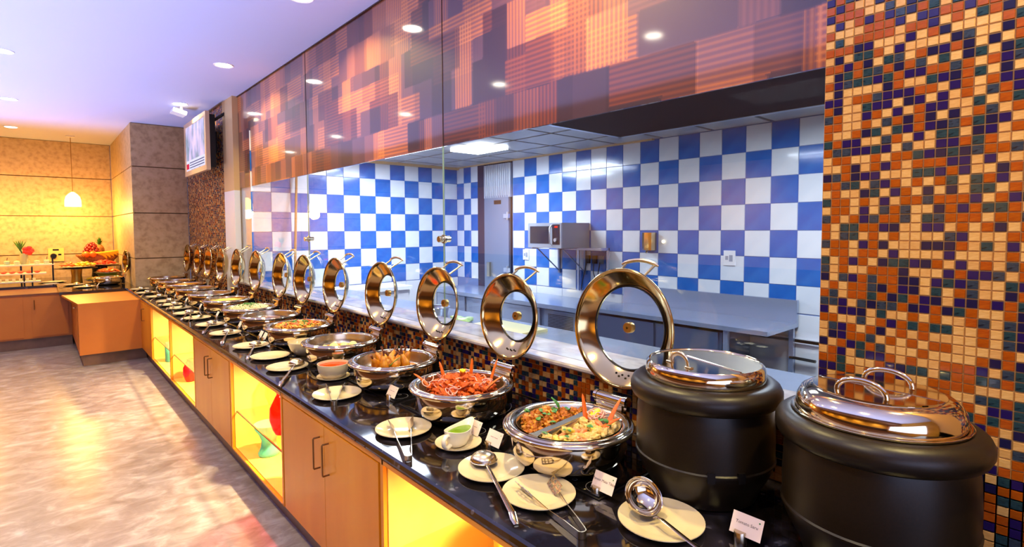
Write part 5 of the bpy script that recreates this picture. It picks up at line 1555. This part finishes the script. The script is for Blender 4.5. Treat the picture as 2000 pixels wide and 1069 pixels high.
# inner kitchen worktop right behind the glass
kw = empty('prep_counter', (2.32, 0.9, 0)); tag(kw, 'steel preparation counter right behind the glass', 'counter')
m_ = MB(); m_.box(0, .62, 0, 5.6, EYE - .80, EYE - .76); m_.build('top', pm('prep_top', (180, 186, 196), .25, .7), kw)
m_ = MB(); m_.box(.03, .58, .02, 5.58, .1, EYE - .80); m_.build('body', STEELKD, kw)
tz = EYE - .76
m_ = MB(); m_.box(-.18, .18, -.28, .28, 0, .02); o = m_.build('cutting_board', pm('board_cream', (222, 214, 160), .5)); o.location = (2.62, 3.05, tz); tag(o, 'cream cutting board behind the glass', 'board')
m_ = MB(); m_.blob((0, 0, 0), .036, .1, 1, 3); o = m_.build('tomato', pm('tomato_skin', (200, 96, 70), .3), None, 80); o.location = (2.60, 3.15, tz + .054); tag(o, 'small red tomato on the cutting board', 'tomato')
m_ = MB()
for i in range(8): m_.blob((rnd.uniform(-.08, .08), rnd.uniform(-.12, .12), .02), .05, .5, i, 2, (1, 1, .4))
o = m_.build('lettuce', pm('lettuce_green', (150, 200, 130), .4, noise=[(190, 220, 160)], scale=20), None, 80); o.location = (2.60, 3.55, tz); tag(o, 'pale green lettuce leaves on the steel counter', 'lettuce', None, 'stuff')
for x, y, r_, lb_ in ((2.62, 4.0, .13, 'round steel pan on the counter behind the glass'),):
    m_ = MB(); m_.lathe([(0, 0), (r_ * .9, 0), (r_, .07), (r_ * 1.06, .072), (r_ * .97, .065), (r_ * .87, .008), (0, .008)], 30); o = m_.build('steel_pan', STEELK, None, 50); o.location = (x, y, tz); tag(o, lb_, 'pan')
bk = empty('white_cabinet', (2.95, 6.62, 0)); tag(bk, 'low white enamel cabinet against the kitchen end wall', 'cabinet')
m_ = MB(); m_.box(0, 1.0, .05, .6, 0, .98); m_.build('body', WHITEP, bk)
m_ = MB(); m_.box(-.02, 1.02, 0, .62, .98, 1.03); m_.build('top', WHITEP, bk)
for a in (.03, .52): 
    m_ = MB(); m_.box(a, a + .45, .035, .05, .16, .93); m_.build('door', WHITEP, bk)
# handle of a black pan hanging from the low rail
m_ = MB(); m_.tube([(0, 0, 0), (0, -.22, -.005)], .022, 10, flat=.6); m_.tube([(0, 0, 0), (.05, 0, 0)], .012, 8)
o = m_.build('rail_handle', BLACKM, None, 50); o.location = (KX - .06, 1.98, EYE - 1.2); tag(o, 'black lever handle on the white lower wall beside the pillar', 'handle')
# hanging pull rod seen through the left pane
m_ = MB(); m_.tube([(2.62, 7.27, 2.78), (2.40, 6.95, 0.0)], .016, 8); tag(m_.build('wooden_pole', pm('pole_wood', (190, 140, 90), .5)), 'leaning wooden pole behind the leftmost glass pane', 'pole')
for x, y, l1, l2, z1, es in ((3.38, 6.0, .26, .75, 2.834, 12), (4.15, 5.3, .22, .3, 2.834, 9), (3.0, 2.4, .15, .5, 2.789, 8)):
    tag((MB().box(x - l1, x + l1, y - l2, y + l2, z1 - .03, z1)).build('panel_light', emit_mat('panel_glow_%d' % int(x * 100 + y), (225, 235, 255), es)), {3.38: 'bright fluorescent panel at the far left of the kitchen ceiling', 4.15: 'bright fluorescent panel glaring beside the glass seam', 3.0: 'fluorescent panel over the prep counter, hidden above the fascia'}[x], 'light', 'fluorescent panels in the kitchen ceiling')
sc.cycles.use_adaptive_sampling = True
sc.cycles.adaptive_threshold = 0.015
